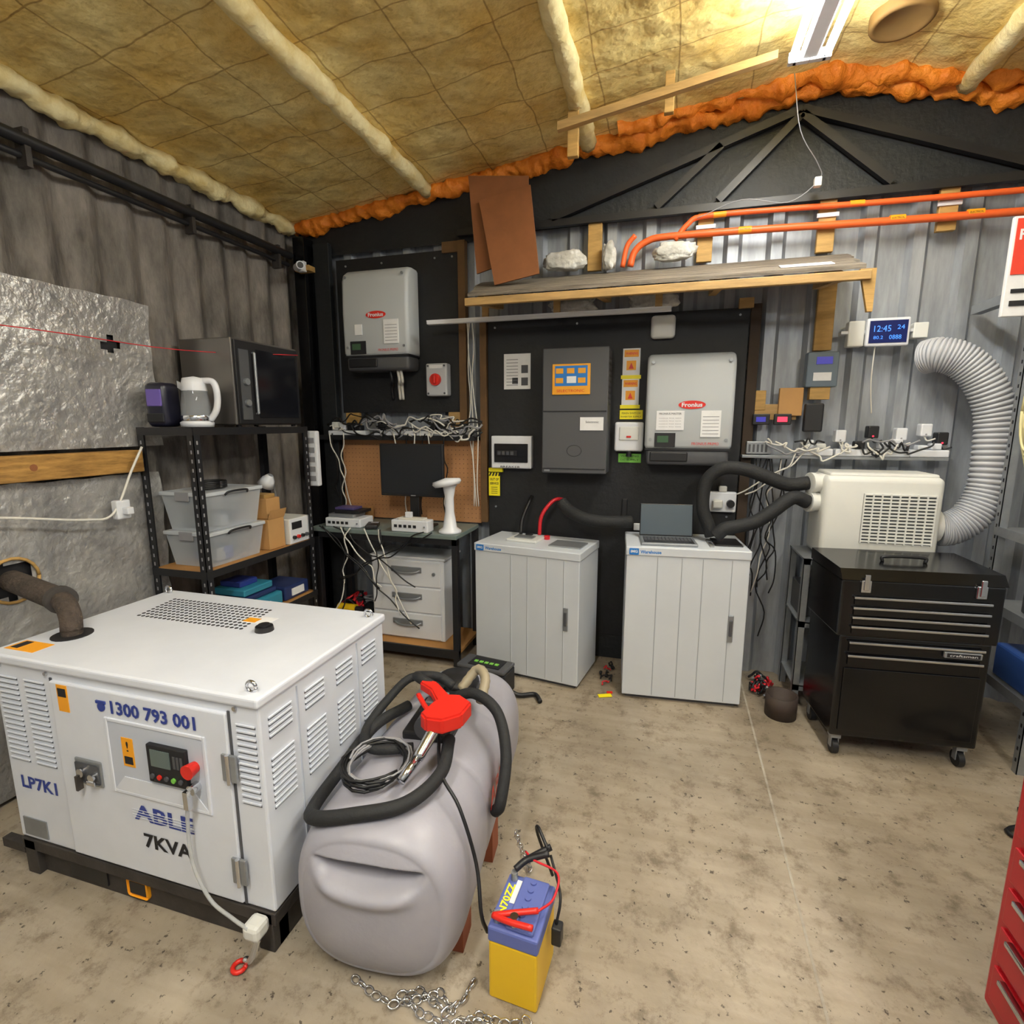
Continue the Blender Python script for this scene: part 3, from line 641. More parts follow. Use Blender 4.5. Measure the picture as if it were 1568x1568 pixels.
for x in(.3,.95,1.25): b.cyl((x,2.995,2.342-.02*(x-.5)),(x+.06,2.995,2.341-.02*(x-.5)),.0178,orgl); b.text('ELECTRICAL',(x+.03,2.977,2.342-.02*(x-.5)),.05,.008,ink)
b.cyl((.18,2.995,2.43),(.24,2.995,2.43),.0138,orgl); b.cyl((.78,2.995,2.418),(.84,2.995,2.416),.0138,orgl)
b.done()
for x in(-.45,.11,.66,1.15): 
    b=B('timber_block'); b.box((x,3.018,2.22 if x<1 else 2.27),(x+.075,3.045,2.46),wood,.003)
    if x>0: b.box((x-.01,3.01,2.375),(x+.085,3.018,2.395),white,.002)
    b.done()
b=B('roof_truss'); 
b.prism([(-.53,2.55,2.70),(.36,2.55,2.835),(.36,2.55,2.865),(-.53,2.55,2.735)],(0,.03,0),woodx)
b.box((-.49,2.585,2.60),(-.44,2.615,2.79),wood,.003); b.box((-.07,2.585,2.72),(-.03,2.615,2.88),wood,.003)
def bar(b,p,q,w,m,y=2.95,d=.03):
    p=V(p);q=V(q);t=(q-p).normalized();n=V((-t.z,0,t.x))*w/2
    b.prism([p+n,q+n,q-n,p-n],(0,d,0),m)
for p,q in(((-.65,3.0,2.50),(.55,3.0,2.86)),((.55,3.0,2.86),(1.5,3.0,2.50)),((.2,3.0,2.50),(.55,3.0,2.84)),((.55,3.0,2.84),(.95,3.0,2.50)),((-.1,3.0,2.5),(.2,3.0,2.75)),((-1.2,3.0,2.48),(2.3,3.0,2.46))): bar(b,p,q,.035,black)
b.done()
# ------------------------------------------------------------ fluorescent fixtures (bare twin-tube battens)
def fluoro(x,y0,y1,z,watts,name='fluorescent_light'):
    b=B(name); b.box((x-.03,y0,z),(x+.03,y1,z+.05),white,.006)
    for yy in(y0+.2,y1-.2): b.cyl((x,yy,z+.05),(x,yy,cz(x)+.045),.006,steel,seg=8)
    for k in(-1,1):
        xx=x+k*.06; b.cyl((xx,y0+.03,z+.01),(xx,y1-.03,z+.01),.014,tubeE,seg=12)
        for yy in(y0+.005,y1-.03): b.box((min(xx,x),yy,z-.008),(max(xx,x),yy+.025,z+.03),white,.003); b.box((xx-.016,yy,z-.008),(xx+.016,yy+.025,z+.03),white,.003)
    o=b.done()
    l=bpy.data.lights.new('lamp','AREA'); l.shape='RECTANGLE'; l.size=.15; l.size_y=y1-y0; l.energy=watts; l.color=(1,.98,.95)
    lo=bpy.data.objects.new('fluorescent_glow',l); lo.location=(x,(y0+y1)/2,z-.02); COL.objects.link(lo); lo.parent=o; lo.matrix_parent_inverse=Matrix.Translation(-o.location)
    return o
fluoro(.47,1.35,2.55,2.80,18)
fluoro(-.55,-.9,.3,2.52,25)
fluoro(1.2,-.6,.6,2.52,18)
# ------------------------------------------------------------ desk with things
b=B('workbench'); zt_=.785; X0,X1,Y0,Y1=-2.04,-1.09,2.64,3.01
b.box((X0,Y0,zt_-.025),(X1,Y1,zt_),mat('bench_top','#6f7c78',.35),.004); b.box((X0,Y0+.01,zt_-.06),(X1,Y0+.03,zt_-.025),black)
for x in(X0+.015,X1-.035):
    for y in(Y0+.01,Y1-.04): b.box((x,y,0),(x+.035,y+.035,zt_-.02),black,.002)
b.box((X0,Y0+.01,.075),(X1,Y1,.095),mdf); b.box((X0,Y0+.005,.05),(X1,Y0+.02,.1),black); b.done()
b=B('drawer_unit'); b.box((-1.70,2.755,.096),(-1.22,3.0,.60),white,.005); b.box((-1.71,2.748,.60),(-1.21,3.0,.615),white,.003)
for k in range(3):
    z0_=.105+k*.165; b.box((-1.69,2.745,z0_),(-1.24,2.757,z0_+.155),white,.004); b.box((-1.69,2.7565,z0_+.155),(-1.24,2.7575,z0_+.165),dgrey)
    b.box((-1.56,2.738,z0_+.085),(-1.36,2.746,z0_+.12),steel,.003); b.tube([(-1.55,2.742,z0_+.10),(-1.52,2.725,z0_+.09),(-1.46,2.72,z0_+.086),(-1.40,2.725,z0_+.09),(-1.37,2.742,z0_+.10)],.007,steel)
b.cyl((-1.28,2.745,.52),(-1.28,2.735,.52),.01,steel); b.done()
b=B('computer_monitor'); b.box((-1.63,2.78,.975),(-1.22,2.805,1.285),black,.006); b.box((-1.62,2.777,.99),(-1.23,2.781,1.275),monm); b.box((-1.45,2.8,.80),(-1.39,2.83,1.1),black,.004); b.box((-1.53,2.75,.786),(-1.31,2.90,.80),black,.006); b.box((-1.43,2.7765,.979),(-1.40,2.779,.985),steel); b.done()
b=B('desk_fan'); b.lathe([(0,0),(.065,0),(.065,.012),(.04,.03),(.026,.12),(.025,.2),(.035,.26),(.045,.275)],(-1.16,2.72,.786),white); b.lathe([(0,0),(.07,.004),(.083,.02),(.078,.036),(0,.05)],(-1.17,2.72,1.05),white,T=Matrix.Rotation(-.18,3,'Y')); b.done()
def devbox(name,a,b_,m=white,ports=True):
    b=B(name); b.box(a,b_,m,.006); 
    z=(a[2]+b_[2])/2
    for k in range(5): b.box((a[0]+.02+k*.03,a[1]-.003,z-.008),(a[0]+.038+k*.03,a[1],z+.008),ink)
    b.cyl((b_[0]-.02,a[1],z),(b_[0]-.02,a[1]-.006,z),.005,steel,seg=8); return b
b=devbox('network_switch',(-1.96,2.68,.786),(-1.72,2.83,.84)); b.box((-1.95,2.70,.841),(-1.78,2.84,.861),steel,.003); b.box((-1.92,2.72,.862),(-1.75,2.86,.88),black,.003); b.box((-1.93,2.74,.881),(-1.80,2.84,.895),mat('violet_box','#4a4070',.5),.003); b.done()
b=devbox('charge_controller',(-1.50,2.655,.786),(-1.27,2.74,.855)); b.box((-1.46,2.665,.855),(-1.3,2.72,.867),cable_w,.003); b.box((-1.42,2.675,.867),(-1.38,2.7,.9),white,.004); b.done()
b=B('multimeter'); b.boxc((-1.66,2.72,.80),(.07,.13,.025),black,.006,rz=.4); b.boxc((-1.66,2.75,.814),(.045,.03,.003),cable_g,rz=.4); b.done()
b=B('storage_jar'); b.lathe([(0,0),(.03,0),(.032,.07),(.025,.08),(.025,.09),(0,.09)],(-1.98,2.93,.786),mat('amber_jar','#8a5a20',.3)); b.done()
b=B('small_carton'); b.box((-1.92,2.88,.786),(-1.80,2.97,.87),card,.002); b.box((-1.90,2.879,.80),(-1.84,2.8801,.84),paperm); b.done()
b=B('wall_shelf'); b.box((-2.15,2.93,1.305),(-1.08,3.015,1.322),blackboard,.002); b.box((-2.15,2.925,1.30),(-1.08,2.932,1.33),black); b.done()
def powerboard(name,p,n,rz=0,m=white):
    b=B(name,loc=p,rot=rz); L=.055*n+.05; b.box((-L/2,-.03,0),(L/2,.03,.035),m,.006)
    for k in range(n):
        x=-L/2+.05+k*.055; mm=random.choice([black,white,acw,white]); b.box((x-.022,-.028,.036),(x+.022,.022,.036+random.uniform(.02,.055)),mm,.006)
    return b
for p,n in(((-1.95,2.965,1.323),4),((-1.62,2.965,1.323),4),((-1.3,2.965,1.323),5)):
    powerboard('power_strip',p,n).done()
b=B('power_strip'); b.box((-2.0,2.60,1.04),(-1.93,2.635,1.36),white,.008)
for k in range(5): b.box((-1.985,2.597,1.07+k*.055),(-1.945,2.602,1.10+k*.055),cable_g)
b.done()
# ------------------------------------------------------------ steel shelving left
b=B('steel_shelving'); X0,X1,Y0,Y1,ZT=-2.27,-1.955,1.80,2.56,1.385
for x in(X0,X1-.035):
    for y in(Y0,Y1-.035):
        fx= x if x==X0 else x+.032; b.box((fx,y,0),(fx+.003,y+.035,ZT),black); fy=y if y==Y0 else y+.032; b.box((x,fy,0),(x+.035,fy+.003,ZT),black)
        for k in range(34):
            z=.03+k*.04
            if y==Y0: b.box((x+.014,fy-.0008,z),(x+.021,fy,z+.016),cable_g)
            if x!=X0: b.box((fx+.003,y+.014,z),(fx+.0038,y+.021,z+.016),cable_g)
for z in(.12,.42,.735,ZT-.005):
    b.box((X0+.003,Y0+.003,z-.012),(X1-.003,Y1-.003,z),mdf if z<1.3 else black); b.box((X0,Y0-.002,z-.03),(X1,Y0+.001,z+.004),black); b.box((X1-.001,Y0,z-.03),(X1+.002,Y1,z+.004),black)
b.done()
b=B('microwave_oven'); b.box((-2.27,2.06,1.395),(-1.965,2.52,1.80),microm,.006); b.box((-1.966,2.07,1.40),(-1.952,2.51,1.79),black,.003); b.box((-1.953,2.20,1.43),(-1.949,2.49,1.76),screenm,.002); b.cyl((-1.94,2.18,1.45),(-1.94,2.18,1.74),.007,steel); 
for z in(1.45,1.74): b.cyl((-1.955,2.18,z),(-1.94,2.18,z),.005,steel,seg=8)
b.box((-1.953,2.09,1.42),(-1.948,2.15,1.75),dgrey)
for z in(1.5,1.6): b.cyl((-1.95,2.12,z),(-1.935,2.12,z),.016,steel)
for x in(-2.24,-1.99):
    for y in(2.1,2.49): b.cyl((x,y,1.386),(x,y,1.396),.012,black)
b.done()
b=B('electric_kettle',loc=(-2.05,1.92,1.386),rot=.3); b.lathe([(0,0),(.066,0),(.069,.02),(.055,.03)],(0,0,0),white); b.lathe([(.062,.03),(.06,.1),(.05,.165)],(0,0,0),glass); b.lathe([(.063,.028),(.066,.04),(.063,.05)],(0,0,0),chrome); b.lathe([(.052,.16),(.05,.195),(.045,.215),(0,.225)],(0,0,0),white)
b.tube([(.035,0,.205),(.085,0,.20),(.1,0,.15),(.092,0,.08),(.06,0,.03)],.014,white,seg=12,n=8); b.prism([(-.045,-.02,.19),(-.045,.02,.19),(-.075,0,.205)],(0,0,-.03),white); b.done()
b=B('drink_cooler_box',loc=(-2.18,1.87,1.386),rot=.2); b.box((-.05,-.055,0),(.05,.055,.195),mat('navy_black','#1c1c2c',.3),.025,4); b.box((-.035,-.058,.09),(.035,-.05,.165),mat('purple','#6a58a8',.3),.004); b.box((-.04,-.058,.02),(.04,-.05,.06),black,.004); b.done()
def tubbox(name,a,c,fill):
    b=B(name); x0,y0,z0=a;x1,y1,z1=c; 
    top=[(x0,y0),(x1,y0),(x1,y1),(x0,y1)]; i=.02
    bot=[(x0+i,y0+i),(x1-i,y0+i),(x1-i,y1-i),(x0+i,y1-i)]
    vs=[(x,y,z0) for x,y in bot]+[(x,y,z1-.015) for x,y in top]
    b.add(vs,[[0,1,2,3],[0,1,5,4],[1,2,6,5],[2,3,7,6],[3,0,4,7]],tub)
    b.box((x0-.008,y0-.008,z1-.018),(x1+.008,y1+.008,z1),mat('tub_lid','#d5dade',.3,alpha=.75),.004)
    for yy in(y0-.01,y1+.002): b.box(((x0+x1)/2-.04,yy,z1-.04),((x0+x1)/2+.04,yy+.008,z1),cable_g,.002)
    b.tube([(x1+.01,y0+.1,z1-.02),(x1+.022,y0+.12,z1-.005),(x1+.022,y1-.12,z1-.005),(x1+.01,y1-.1,z1-.02)],.005,black)
    for k in range(9): 
        cx=random.uniform(x0+.06,x1-.06);cy=random.uniform(y0+.06,y1-.06);s=random.uniform(.02,.035); b.boxc((cx,cy,z0+.005+s),(s*2,s*1.6,s*1.8),random.choice(fill),.004)
    pts=[(x0+.13+.06*math.cos(t*1.3),y0+.15+.07*math.sin(t*1.7),z0+.06+.02*math.sin(t*2.1)) for t in range(14)]; b.tube(pts,.005,black)
    b.done()
tubbox('storage_tub',(-2.24,1.86,.737),(-1.985,2.20,.905),[cable_g,white,blue,dgrey])
tubbox('storage_tub',(-2.24,1.86,.907),(-1.985,2.20,1.09),[dgrey,dgrey,red,cable_g])
b=B('cable_coil'); 
for k in range(4): b.tube([(-2.1+.06*math.cos(t),2.0+.08*math.sin(t),1.10+.008*k) for t in[i*math.pi/8 for i in range(17)]],.006,cable_k,smoothcurve=False)
b.done()
b=B('cardboard_box'); b.box((-2.2,2.24,.737),(-1.99,2.36,.90),card,.002); b.prism([(-1.99,2.24,.90),(-1.99,2.36,.90),(-1.97,2.36,.95),(-1.97,2.24,.95)],(.003,0,0),card); b.done()
b=B('cardboard_box'); b.box((-2.18,2.25,.902),(-2.0,2.35,1.01),card,.002); b.box((-2.17,2.26,1.01),(-2.02,2.34,1.03),wood,.003); b.done()
b=B('bench_power_supply'); b.box((-2.18,2.375,.736),(-1.97,2.545,.88),acw,.005); b.box((-1.972,2.38,.74),(-1.966,2.54,.876),white,.002); b.box((-1.967,2.39,.82),(-1.963,2.47,.86),ink)
for k in range(4): b.cyl((-1.966,2.40+k*.035,.775),(-1.952,2.40+k*.035,.775),.01,[black,red,black,dgrey][k],seg=12)
for k in range(7): b.box((-2.15+k*.02,2.3735,.78),(-2.14+k*.02,2.3752,.85),dgrey)
b.done()
b=B('desk_lamp'); b.cyl((-2.12,2.46,.881),(-2.12,2.46,.89),.04,white); b.tube([(-2.12,2.46,.89),(-2.12,2.46,1.0),(-2.10,2.42,1.08)],.007,steel); b.lathe([(.015,0),(.035,-.03),(.045,-.07),(.04,-.07),(.0,-.02)],(-2.09,2.40,1.12),white,T=Matrix.Rotation(.6,3,'Y')); b.done()
b=B('tool_case'); b.box((-2.22,2.0,.421),(-1.98,2.3,.50),mat('teal_case','#2f7f98',.4),.012); b.box((-2.2,2.02,.50),(-2.0,2.28,.53),mat('navy_case','#22305c',.4),.01); b.box((-1.981,2.1,.44),(-1.972,2.2,.47),paperm); b.done()
b=B('tool_case'); b.box((-2.2,2.33,.421),(-1.99,2.53,.50),mat('navy_case','#22305c',.4),.01); b.box((-1.992,2.38,.44),(-1.984,2.48,.48),paperm); b.done()
b=B('parts_tray'); b.box((-2.2,2.05,.535),(-2.0,2.25,.57),mat('teal_case','#2f7f98',.4),.006); b.box((-2.18,2.08,.57),(-2.05,2.2,.60),blue,.006); b.done()
b=B('security_camera'); b.box((-2.17,2.84,2.30),(-2.12,2.87,2.36),white,.004); b.cyl((-2.16,2.83,2.32),(-2.06,2.73,2.30),.022,white); b.cyl((-2.06,2.73,2.30),(-2.057,2.727,2.30),.017,black); b.box((-2.2,2.86,2.31),(-2.1,2.92,2.34),wood); b.done()
b=B('wall_socket'); b.box((-2.235,1.62,1.0),(-2.20,1.68,1.08),white,.006); b.box((-2.2,1.64,1.02),(-2.17,1.67,1.05),white,.004); b.done()
b=B('battery_charger',loc=(-.86,2.46,0),rot=-.15); b.box((-.14,-.07,0),(.14,.07,.13),black,.01); b.box((-.14,-.07,.13),(.14,.07,.15),dgrey,.008); b.box((-.08,-.05,.15),(.1,.05,.154),ink); 
for k in range(5): b.box((-.06+k*.03,-.02,.154),(-.04+k*.03,.0,.157),green)
b.tube([(.13,-.03,.05),(.2,-.02,.02),(.27,.03,.015),(.32,-.02,.012)],.012,cable_k); b.done()
b=B('cordless_drill'); b.boxc((-1.84,2.70,.14),(.05,.07,.08),yellow,.012); b.boxc((-1.84,2.70,.21),(.04,.05,.1),black,.01); b.cyl((-1.91,2.70,.27),(-1.79,2.70,.27),.028,yellow); b.cyl((-1.79,2.70,.27),(-1.75,2.70,.27),.018,black); b.done()
b=B('cable_crate'); b.box((-1.98,2.76,.096),(-1.76,2.98,.22),black,.01); 
for k in range(8): b.tube([(random.uniform(-1.97,-1.78),random.uniform(2.78,2.95),.22+random.random()*.08) for _ in range(5)],.007,random.choice([cable_k,cable_r,cable_k,cable_g]))
b.done()
# ------------------------------------------------------------ air conditioner on stand
b=B('steel_stand'); X0,X1,Y0,Y1=.665,1.28,2.72,3.02
for x in(X0,X1-.03):
    for y in(Y0,Y1-.03): b.box((x,y,0),(x+.03,y+.003,.765),steel); b.box((x,y,0),(x+.003,y+.03,.765),steel)
for z in(.12,.45,.765): b.box((X0,Y0,z-.01),(X1,Y1,z),steel,.002); b.box((X0,Y0,z-.03),(X1,Y0+.003,z),steel)
b.box((X0+.02,2.8,.452),(X0+.3,3.0,.6),dgrey,.004)
b.done()
b=B('portable_air_conditioner'); ax0,ax1,ay0,az0,az1=.725,1.20,2.725,.768,1.165
b.box((ax0,ay0,az0),(ax1,2.985,az1),acw,.03,4); b.box((ax0+.02,ay0+.02,az1-.01),(ax1-.02,2.965,az1+.012),acw,.01)
gx0,gx1=ax0+.16,ax1-.03
b.box((gx0,ay0-.002,az0+.09),(gx1,ay0+.004,az1-.08),mat('grille_dark','#4a4d4f',.6))
for k in range(15): z=az0+.093+k*.0155; b.box((gx0,ay0-.008,z),(gx1,ay0+.001,z+.0075),acw,.001)
for k in range(9): x=gx0+k*(gx1-gx0-.006)/8; b.box((x,ay0-.0085,az0+.088),(x+.006,ay0+.001,az1-.078),acw)
for zz in(1.12,1.03): b.cyl((ax0+.01,2.82,zz),(ax0-.05,2.80,zz),.045,acw); b.cyl((ax0-.03,2.807,zz),(ax0-.05,2.80,zz),.05,acw)
b.cyl((ax1-.01,2.86,.93),(ax1+.04,2.86,.93),.075,acw)
b.done()
b=B('flexible_duct'); 
b.tube([(1.245,2.87,.91),(1.30,2.87,.92),(1.37,2.87,.98),(1.42,2.88,1.10),(1.43,2.895,1.28),(1.42,2.905,1.45),(1.36,2.91,1.59),(1.28,2.925,1.68),(1.20,2.95,1.715),(1.16,3.0,1.71)],.075,duct_m,seg=28,n=28,rf=lambda i,n:.072+.006*(0 if i%4<2 else 1),m2=duct_d); b.done()
def hose(pts,r,name='insulated_hose',m=blackrub): b=B(name); b.tube(pts,r,m,seg=16,n=10); b.done()
hose([(.67,2.80,1.12),(.58,2.79,1.11),(.47,2.78,1.15),(.38,2.78,1.18),(.28,2.79,1.18),(.21,2.80,1.11),(.20,2.80,.98),(.235,2.80,.88),(.25,2.80,.835)],.033)
hose([(.67,2.78,1.03),(.60,2.76,1.05),(.51,2.74,.98),(.44,2.73,.93),(.36,2.72,.905),(.30,2.71,.89),(.26,2.71,.85)],.033)
hose([(-.55,2.90,.96),(-.50,2.87,.92),(-.42,2.83,.89),(-.33,2.83,.875),(-.24,2.85,.872),(-.16,2.89,.87)],.034)
b=B('battery_cable'); b.tube([(-.67,2.87,.77),(-.66,2.88,.88),(-.60,2.92,.965),(-.55,2.98,.96),(-.53,3.01,.9)],.011,cable_r); b.tube([(-.78,2.87,.77),(-.78,2.90,.85),(-.75,2.95,.95),(-.75,3.01,.97)],.011,cable_k); b.done()
# ------------------------------------------------------------ rolling tool chest
b=B('rolling_tool_chest',loc=(.995,2.345,0),rot=math.radians(5)); w=.285;d=.34
b.box((-w+.015,0,.10),(w-.015,d,.55),blackmetal,.008); b.box((-w,-.005,.545),(w,d+.0,.785),blackmetal,.008); 
b.prism([(-w-.003,-.01,.785),(-w-.003,d,.785),(-w-.003,d,.835),(-w-.003,.02,.825)],(2*w+.006,0,0),blackmetal)
b.tube([(-.08,.15,.83),(-.07,.15,.85),(.07,.15,.85),(.08,.15,.83)],.007,black)
for z in(.715,.672,.632,.592): 
    b.box((-w+.05,-.012,z-.032),(w-.05,-.004,z),blackmetal,.002); b.box((-w+.045,-.020,z-.006),(w-.045,-.008,z+.004),chrome,.002)
for x in(-.2,.2): b.box((x-.018,-.014,.735),(x+.018,-.004,.785),chrome,.003); b.box((x-.01,-.02,.745),(x+.01,-.012,.81),chrome,.003)
for z in(.525,.468): b.box((-w+.05,-.008,z-.045),(w-.05,.0,z),blackmetal,.002); b.box((-w+.045,-.02,z-.006),(w-.045,-.006,z+.004),chrome,.002)
b.box((.10,-.0215,.49),(.23,-.008,.515),steel,.003); b.box((.108,-.0225,.494),(.222,-.0212,.511),ink); b.text('craftsman',(.165,-.0226,.503),.095,.01,paperm)
b.box((-w+.04,-.006,.13),(w-.04,.001,.41),blackmetal,.003)
for x in(-w+.05,w-.05):
    for y in(.04,d-.04):
        b.box((x-.02,y-.02,.075),(x+.02,y+.02,.10),steel,.002); b.cyl((x-.011,y,.033),(x+.011,y,.033),.033,black); b.box((x-.016,y-.012,.03),(x-.012,y+.012,.08),steel); b.box((x+.012,y-.012,.03),(x+.016,y+.012,.08),steel)
b.done()
b=B('red_tool_cabinet'); b.box((.77,.62,.08),(1.22,1.28,.86),redp,.01)
for z in(.12,.22,.32,.42,.53,.66): b.box((.762,.66,z),(.771,1.25,z+.085),redp,.003); b.box((.748,.70,z+.075),(.764,1.21,z+.087),chrome,.003)
for x in(.82,1.17):
    for y in(.68,1.22): b.cyl((x-.012,y,.038),(x+.012,y,.038),.038,black); b.box((x-.02,y-.02,.06),(x+.02,y+.02,.085),steel)
b.done()
b=B('steel_rack'); X0,X1,Y0,Y1=1.425,1.95,2.40,2.76
for x in(X0,X1):
    for y in(Y0,Y1): b.box((x,y,0),(x+.032,y+.003,1.95),steel); b.box((x,y,0),(x+.003,y+.032,1.95),steel)
for y in(Y0,Y1):
    for k in range(38): b.box((X0-.0012,y+.012,.05+k*.05),(X0,y+.02,.065+k*.05),ink)
for z in(.3,.62,.95,1.9): b.box((X0,Y0,z-.02),(X1+.03,Y1+.03,z),steel,.002); b.box((X0-.001,Y0,z-.035),(X0+.003,Y1+.03,z+.005),steel)
b.done()
b=B('paint_tin'); b.lathe([(0,0),(.085,0),(.085,.19),(.078,.19),(.078,.18),(0,.18)],(1.55,2.58,.622),dgrey); b.tube([(1.47,2.58,.79),(1.49,2.52,.72),(1.57,2.49,.70),(1.63,2.55,.79)],.002,steel); b.done()
b=B('toolbox'); b.box((1.45,2.46,.302),(1.75,2.7,.45),mat('blue_tool','#2c4c8c',.4),.01); b.tube([(1.5,2.58,.45),(1.52,2.58,.50),(1.68,2.58,.50),(1.7,2.58,.45)],.008,black); b.done()
b=B('hanging_cable_loops'); 
for k in range(7): 
    pts=[(1.375+.005*k,2.56+.07*math.cos(t),1.45+(.16+.01*k)*math.sin(t)-.01*k) for t in[i*math.pi/10 for i in range(21)]]; b.tube(pts,.005,mat('cream_cable','#d8cf9a',.5),smoothcurve=False)
b.tube([(1.385,2.56,1.62),(1.40,2.56,1.66),(1.425,2.57,1.66)],.005,steel)
b.done()
b=B('safety_poster'); b.box((1.29,2.70,1.83),(1.415,2.72,2.21),paperm,.003); b.box((1.30,2.696,1.99),(1.41,2.701,2.20),mat('poster_red','#d8402c',.5)); b.text('FIRE',(1.357,2.696,2.14),.09,.04,white,bold=True); b.box((1.31,2.6955,1.87),(1.40,2.7,1.89),ink); b.box((1.31,2.6955,1.92),(1.39,2.7,1.935),ink); b.box((1.34,2.72,1.9),(1.38,3.05,1.94),steel); b.done()
# ------------------------------------------------------------ right side wall electronics
b=B('wall_stud'); b.box((.69,3.02,1.76),(.77,3.05,2.18),wood,.003); b.done()
b=B('battery_monitor'); b.box((.80,3.0,1.83),(1.16,3.05,1.845),white,.002); b.box((.83,2.995,1.77),(.9,3.05,1.89),acw,.006); b.box((.90,2.975,1.765),(1.08,3.0,1.895),white,.008); b.box((.912,2.972,1.78),(1.068,2.976,1.882),mat('lcd_dark','#101a50',.2,emit=.3)); b.box((1.1,2.995,1.8),(1.16,3.05,1.87),acw,.004)
b.text('12:45',(.965,2.9715,1.845),.07,.028,lcd); b.text('0888',(1.02,2.9715,1.805),.05,.02,lcd); b.text('24',(1.04,2.9715,1.85),.03,.02,lcd); b.text('80.2',(.95,2.9715,1.805),.04,.015,lcd)
b.tube([(.95,3.0,1.77),(.95,3.0,1.6),(.97,3.01,1.45)],.003,cable_w); b.done()
b=B('solar_regulator'); b.box((.66,2.98,1.58),(.80,3.045,1.75),mat('reg_blue','#62707c',.4),.006); b.box((.70,2.975,1.69),(.77,2.981,1.725),purple); b.box((.69,2.975,1.61),(.77,2.981,1.65),paperm); b.box((.685,2.99,1.52),(.775,3.04,1.58),wood,.002); b.done()
b=B('timber_panel'); b.box((.41,3.02,1.42),(.64,3.05,1.50),woodx,.003); b.box((.44,3.015,1.47),(.49,3.05,1.57),wood,.003); b.box((.55,3.0,1.44),(.66,3.03,1.58),card,.003); b.done()
for x,m_ in((.46,purple),(.56,redlcd)):
    b=B('panel_meter'); b.box((x-.03,2.975,1.395),(x+.05,3.0,1.45),black,.004); b.box((x-.015,2.972,1.41),(x+.03,2.976,1.435),m_); b.done()
b=B('junction_box'); b.box((.41,2.985,1.245),(.53,3.04,1.31),steel,.004)
for k in range(5): b.box((.42+k*.02,2.983,1.255),(.43+k*.02,2.986,1.295),dgrey)
b.done()
b=B('plug_adaptor'); b.box((.665,2.96,1.36),(.75,3.0,1.50),black,.008); b.done()
b=B('wall_rail'); b.box((.39,2.97,1.225),(1.30,3.06,1.24),steel,.002); b.done()
for p,n in(((.73,3.0,1.241),2),((.90,3.0,1.241),2),((1.06,3.0,1.241),2),((1.22,3.0,1.241),2)): powerboard('power_strip',p,n).done()
for x,z,m_ in((.84,1.34,white),(.98,1.36,black),(1.10,1.35,white),(1.20,1.37,white),(1.27,1.33,black)):
    b=B('plug_pack'); b.box((x-.022,2.985,z-.03),(x+.025,3.04,z+.03),m_,.006); b.cyl((x,2.985,z-.02),(x,2.982,z-.02),.004,redlcd if m_ is black else cable_g,seg=8); b.tube([(x,3.0,z-.03),(x+.01,2.99,z-.05),(x+.04,2.985,z-.04)],.0035,cable_w if m_ is white else cable_k); b.done()
b=B('pipe_offcut'); b.lathe([(.0,0),(.07,0),(.072,.11),(.065,.11),(.065,.02),(0,.02)],(.60,2.62,0),mat('rusty_tin','#3c2f28',.7,var=.3)); b.done()
# ------------------------------------------------------------ cables
def squig(b,p,q,sag,m,r=.004,w=.03,ymax=3.012):
    p=V(p);q=V(q);pts=[]
    n=7
    for i in range(n+1):
        t=i/n; c=p.lerp(q,t); c.z-=sag*4*t*(1-t)
        if 0<i<n: c+=V((random.uniform(-w,w),random.uniform(-.01,.01),random.uniform(-w,w)))
        c.y=min(c.y,ymax); pts.append(c)
    b.tube(pts,r,m,seg=6,n=4)
b=B('cable_bundle')
for k in range(26):
    x=random.uniform(-2.1,-1.2); x2=min(-1.03,x+random.uniform(.1,.5)); squig(b,(x,2.925,1.38+random.uniform(-.02,.06)),(x2,2.92,1.38+random.uniform(-.03,.05)),random.uniform(-.05,.07),random.choice([cable_w,cable_w,cable_k,cable_k,cable_w,cable_g]),random.choice([.004,.005,.006]),ymax=2.93)
b.done()
b=B('cable_bundle')
for k in range(9):
    x=random.uniform(-2.1,-1.2); squig(b,(x,2.915,1.34),(x+random.uniform(-.1,.1),3.0,.83),0,random.choice([cable_w,cable_k,cable_k]),.004,.02)
b.done()
b=B('cable_bundle')
for x in(-1.14,-1.125,-1.11): squig(b,(x,2.985,2.0),(x+.03,2.985,.9),0,random.choice([cable_k,cable_g,cable_w]),.0035,.012,ymax=2.99)
b.done()
b=B('cable_bundle')
for k in range(12):
    x=random.uniform(.42,1.1); squig(b,(x,2.95,1.31),(x+random.uniform(.05,.25),2.95,1.30+random.uniform(-.03,.04)),random.uniform(-.02,.07),random.choice([cable_w,cable_k,cable_w,cable_g]),.0045,.022,ymax=2.955)
b.done()
b=B('cable_bundle')
for k in range(9):
    x=random.uniform(.45,.62); squig(b,(x,3.0,1.22),(x+random.uniform(-.1,.05),3.01,random.uniform(.2,.6)),0,random.choice([cable_k,cable_k,cable_k,cable_w]),.0035,.03)
b.done()
b=B('cable_bundle')
for k in range(2): squig(b,(.70,2.955,1.30),(.42-k*.04,2.985,1.03),.03,cable_w,.004,.012)
b.done()
b=B('cable_bundle')
for k in range(11): squig(b,(random.uniform(-2.0,-1.2),2.62,.80),(random.uniform(-1.9,-1.3),2.61,random.uniform(.1,.5)),0,random.choice([cable_k,cable_k,cable_w]),.004,.02)
b.done()
b=B('cable_bundle')
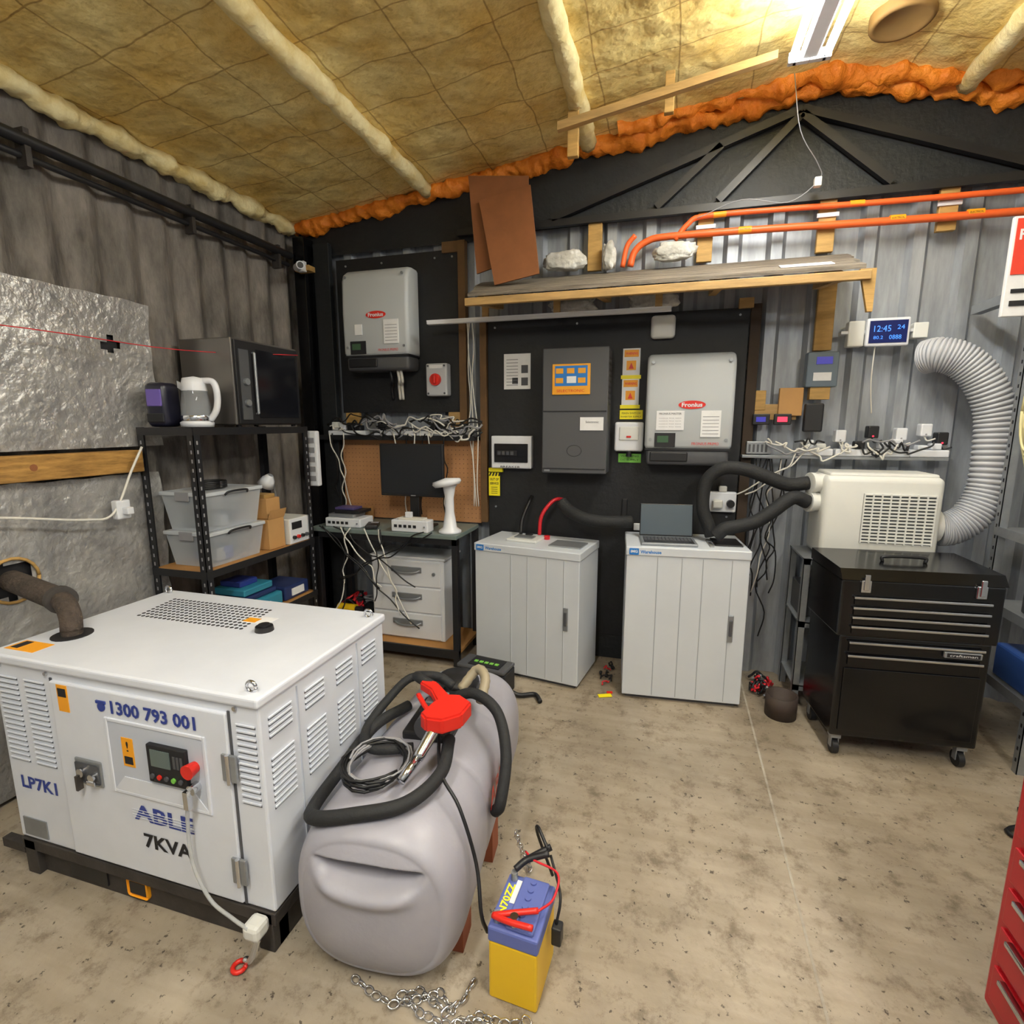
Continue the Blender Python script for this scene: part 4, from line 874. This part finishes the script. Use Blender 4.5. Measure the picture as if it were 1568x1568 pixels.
for k in range(9): squig(b,(random.uniform(-.29,-.22),random.uniform(2.7,2.95),.012),(random.uniform(-.29,-.22),random.uniform(2.6,2.9),.012),-.01,random.choice([cable_k,cable_k,cable_r]),.004,.01)
b.done()
b=B('cable_bundle')
for k in range(15): squig(b,(random.uniform(.5,.62),random.uniform(2.75,2.98),.02),(random.uniform(.48,.63),random.uniform(2.75,2.98),.02),-.03,random.choice([cable_k,cable_k,cable_g,cable_k,cable_r]),.006,.02)
b.done()
b=B('warning_tape_scrap'); b.boxc((-.24,2.56,.004),(.07,.03,.003),yl,rz=.4); b.boxc((-.22,2.6,.004),(.03,.02,.003),red,rz=.2); b.done()
b=B('wall_cable'); b.tube([(-2.22,-.5,1.10),(-2.22,.8,1.13),(-2.22,1.2,1.08),(-2.22,1.5,1.02),(-2.21,1.61,1.03),(-2.20,1.70,1.2),(-2.2,1.76,1.3)],.005,cable_w); b.done()
b=B('string_line'); b.tube([(-2.2,-.5,1.65),(-2.2,1.2,1.73),(-2.1,1.9,1.725),(-1.90,2.45,1.76)],.002,cable_r); b.done()
b=B('hanging_cable'); b.tube([(.45,2.7,2.85),(.50,2.75,2.65),(.60,2.85,2.55),(.62,2.89,2.50),(.50,2.9,2.42),(.3,2.92,2.46),(.1,2.93,2.40)],.002,cable_g); b.box((.60,2.88,2.47),(.63,2.91,2.51),cable_w,.004); b.done()
b=B('extension_lead'); b.tube([(1.36,2.1,.01),(1.2,2.0,.01),(1.5,1.9,.01),(1.45,2.1,.012),(1.3,2.15,.012)],.008,cable_k); b.done()

# ------------------------------------------------------------ world, camera
w=bpy.data.worlds.new('world'); SC.world=w; w.use_nodes=True
w.node_tree.nodes['Background'].inputs[0].default_value=(.8,.85,.9,1); w.node_tree.nodes['Background'].inputs[1].default_value=.3
cam=bpy.data.cameras.new('camera'); cam.sensor_width=36; cam.lens=36*800/1568; cam.clip_start=.02
co=bpy.data.objects.new('camera',cam); co.location=(0,0,1.4); co.rotation_euler=(math.radians(90-9.58),0,math.radians(16.2)); COL.objects.link(co); SC.camera=co
SC.view_settings.view_transform='Standard'
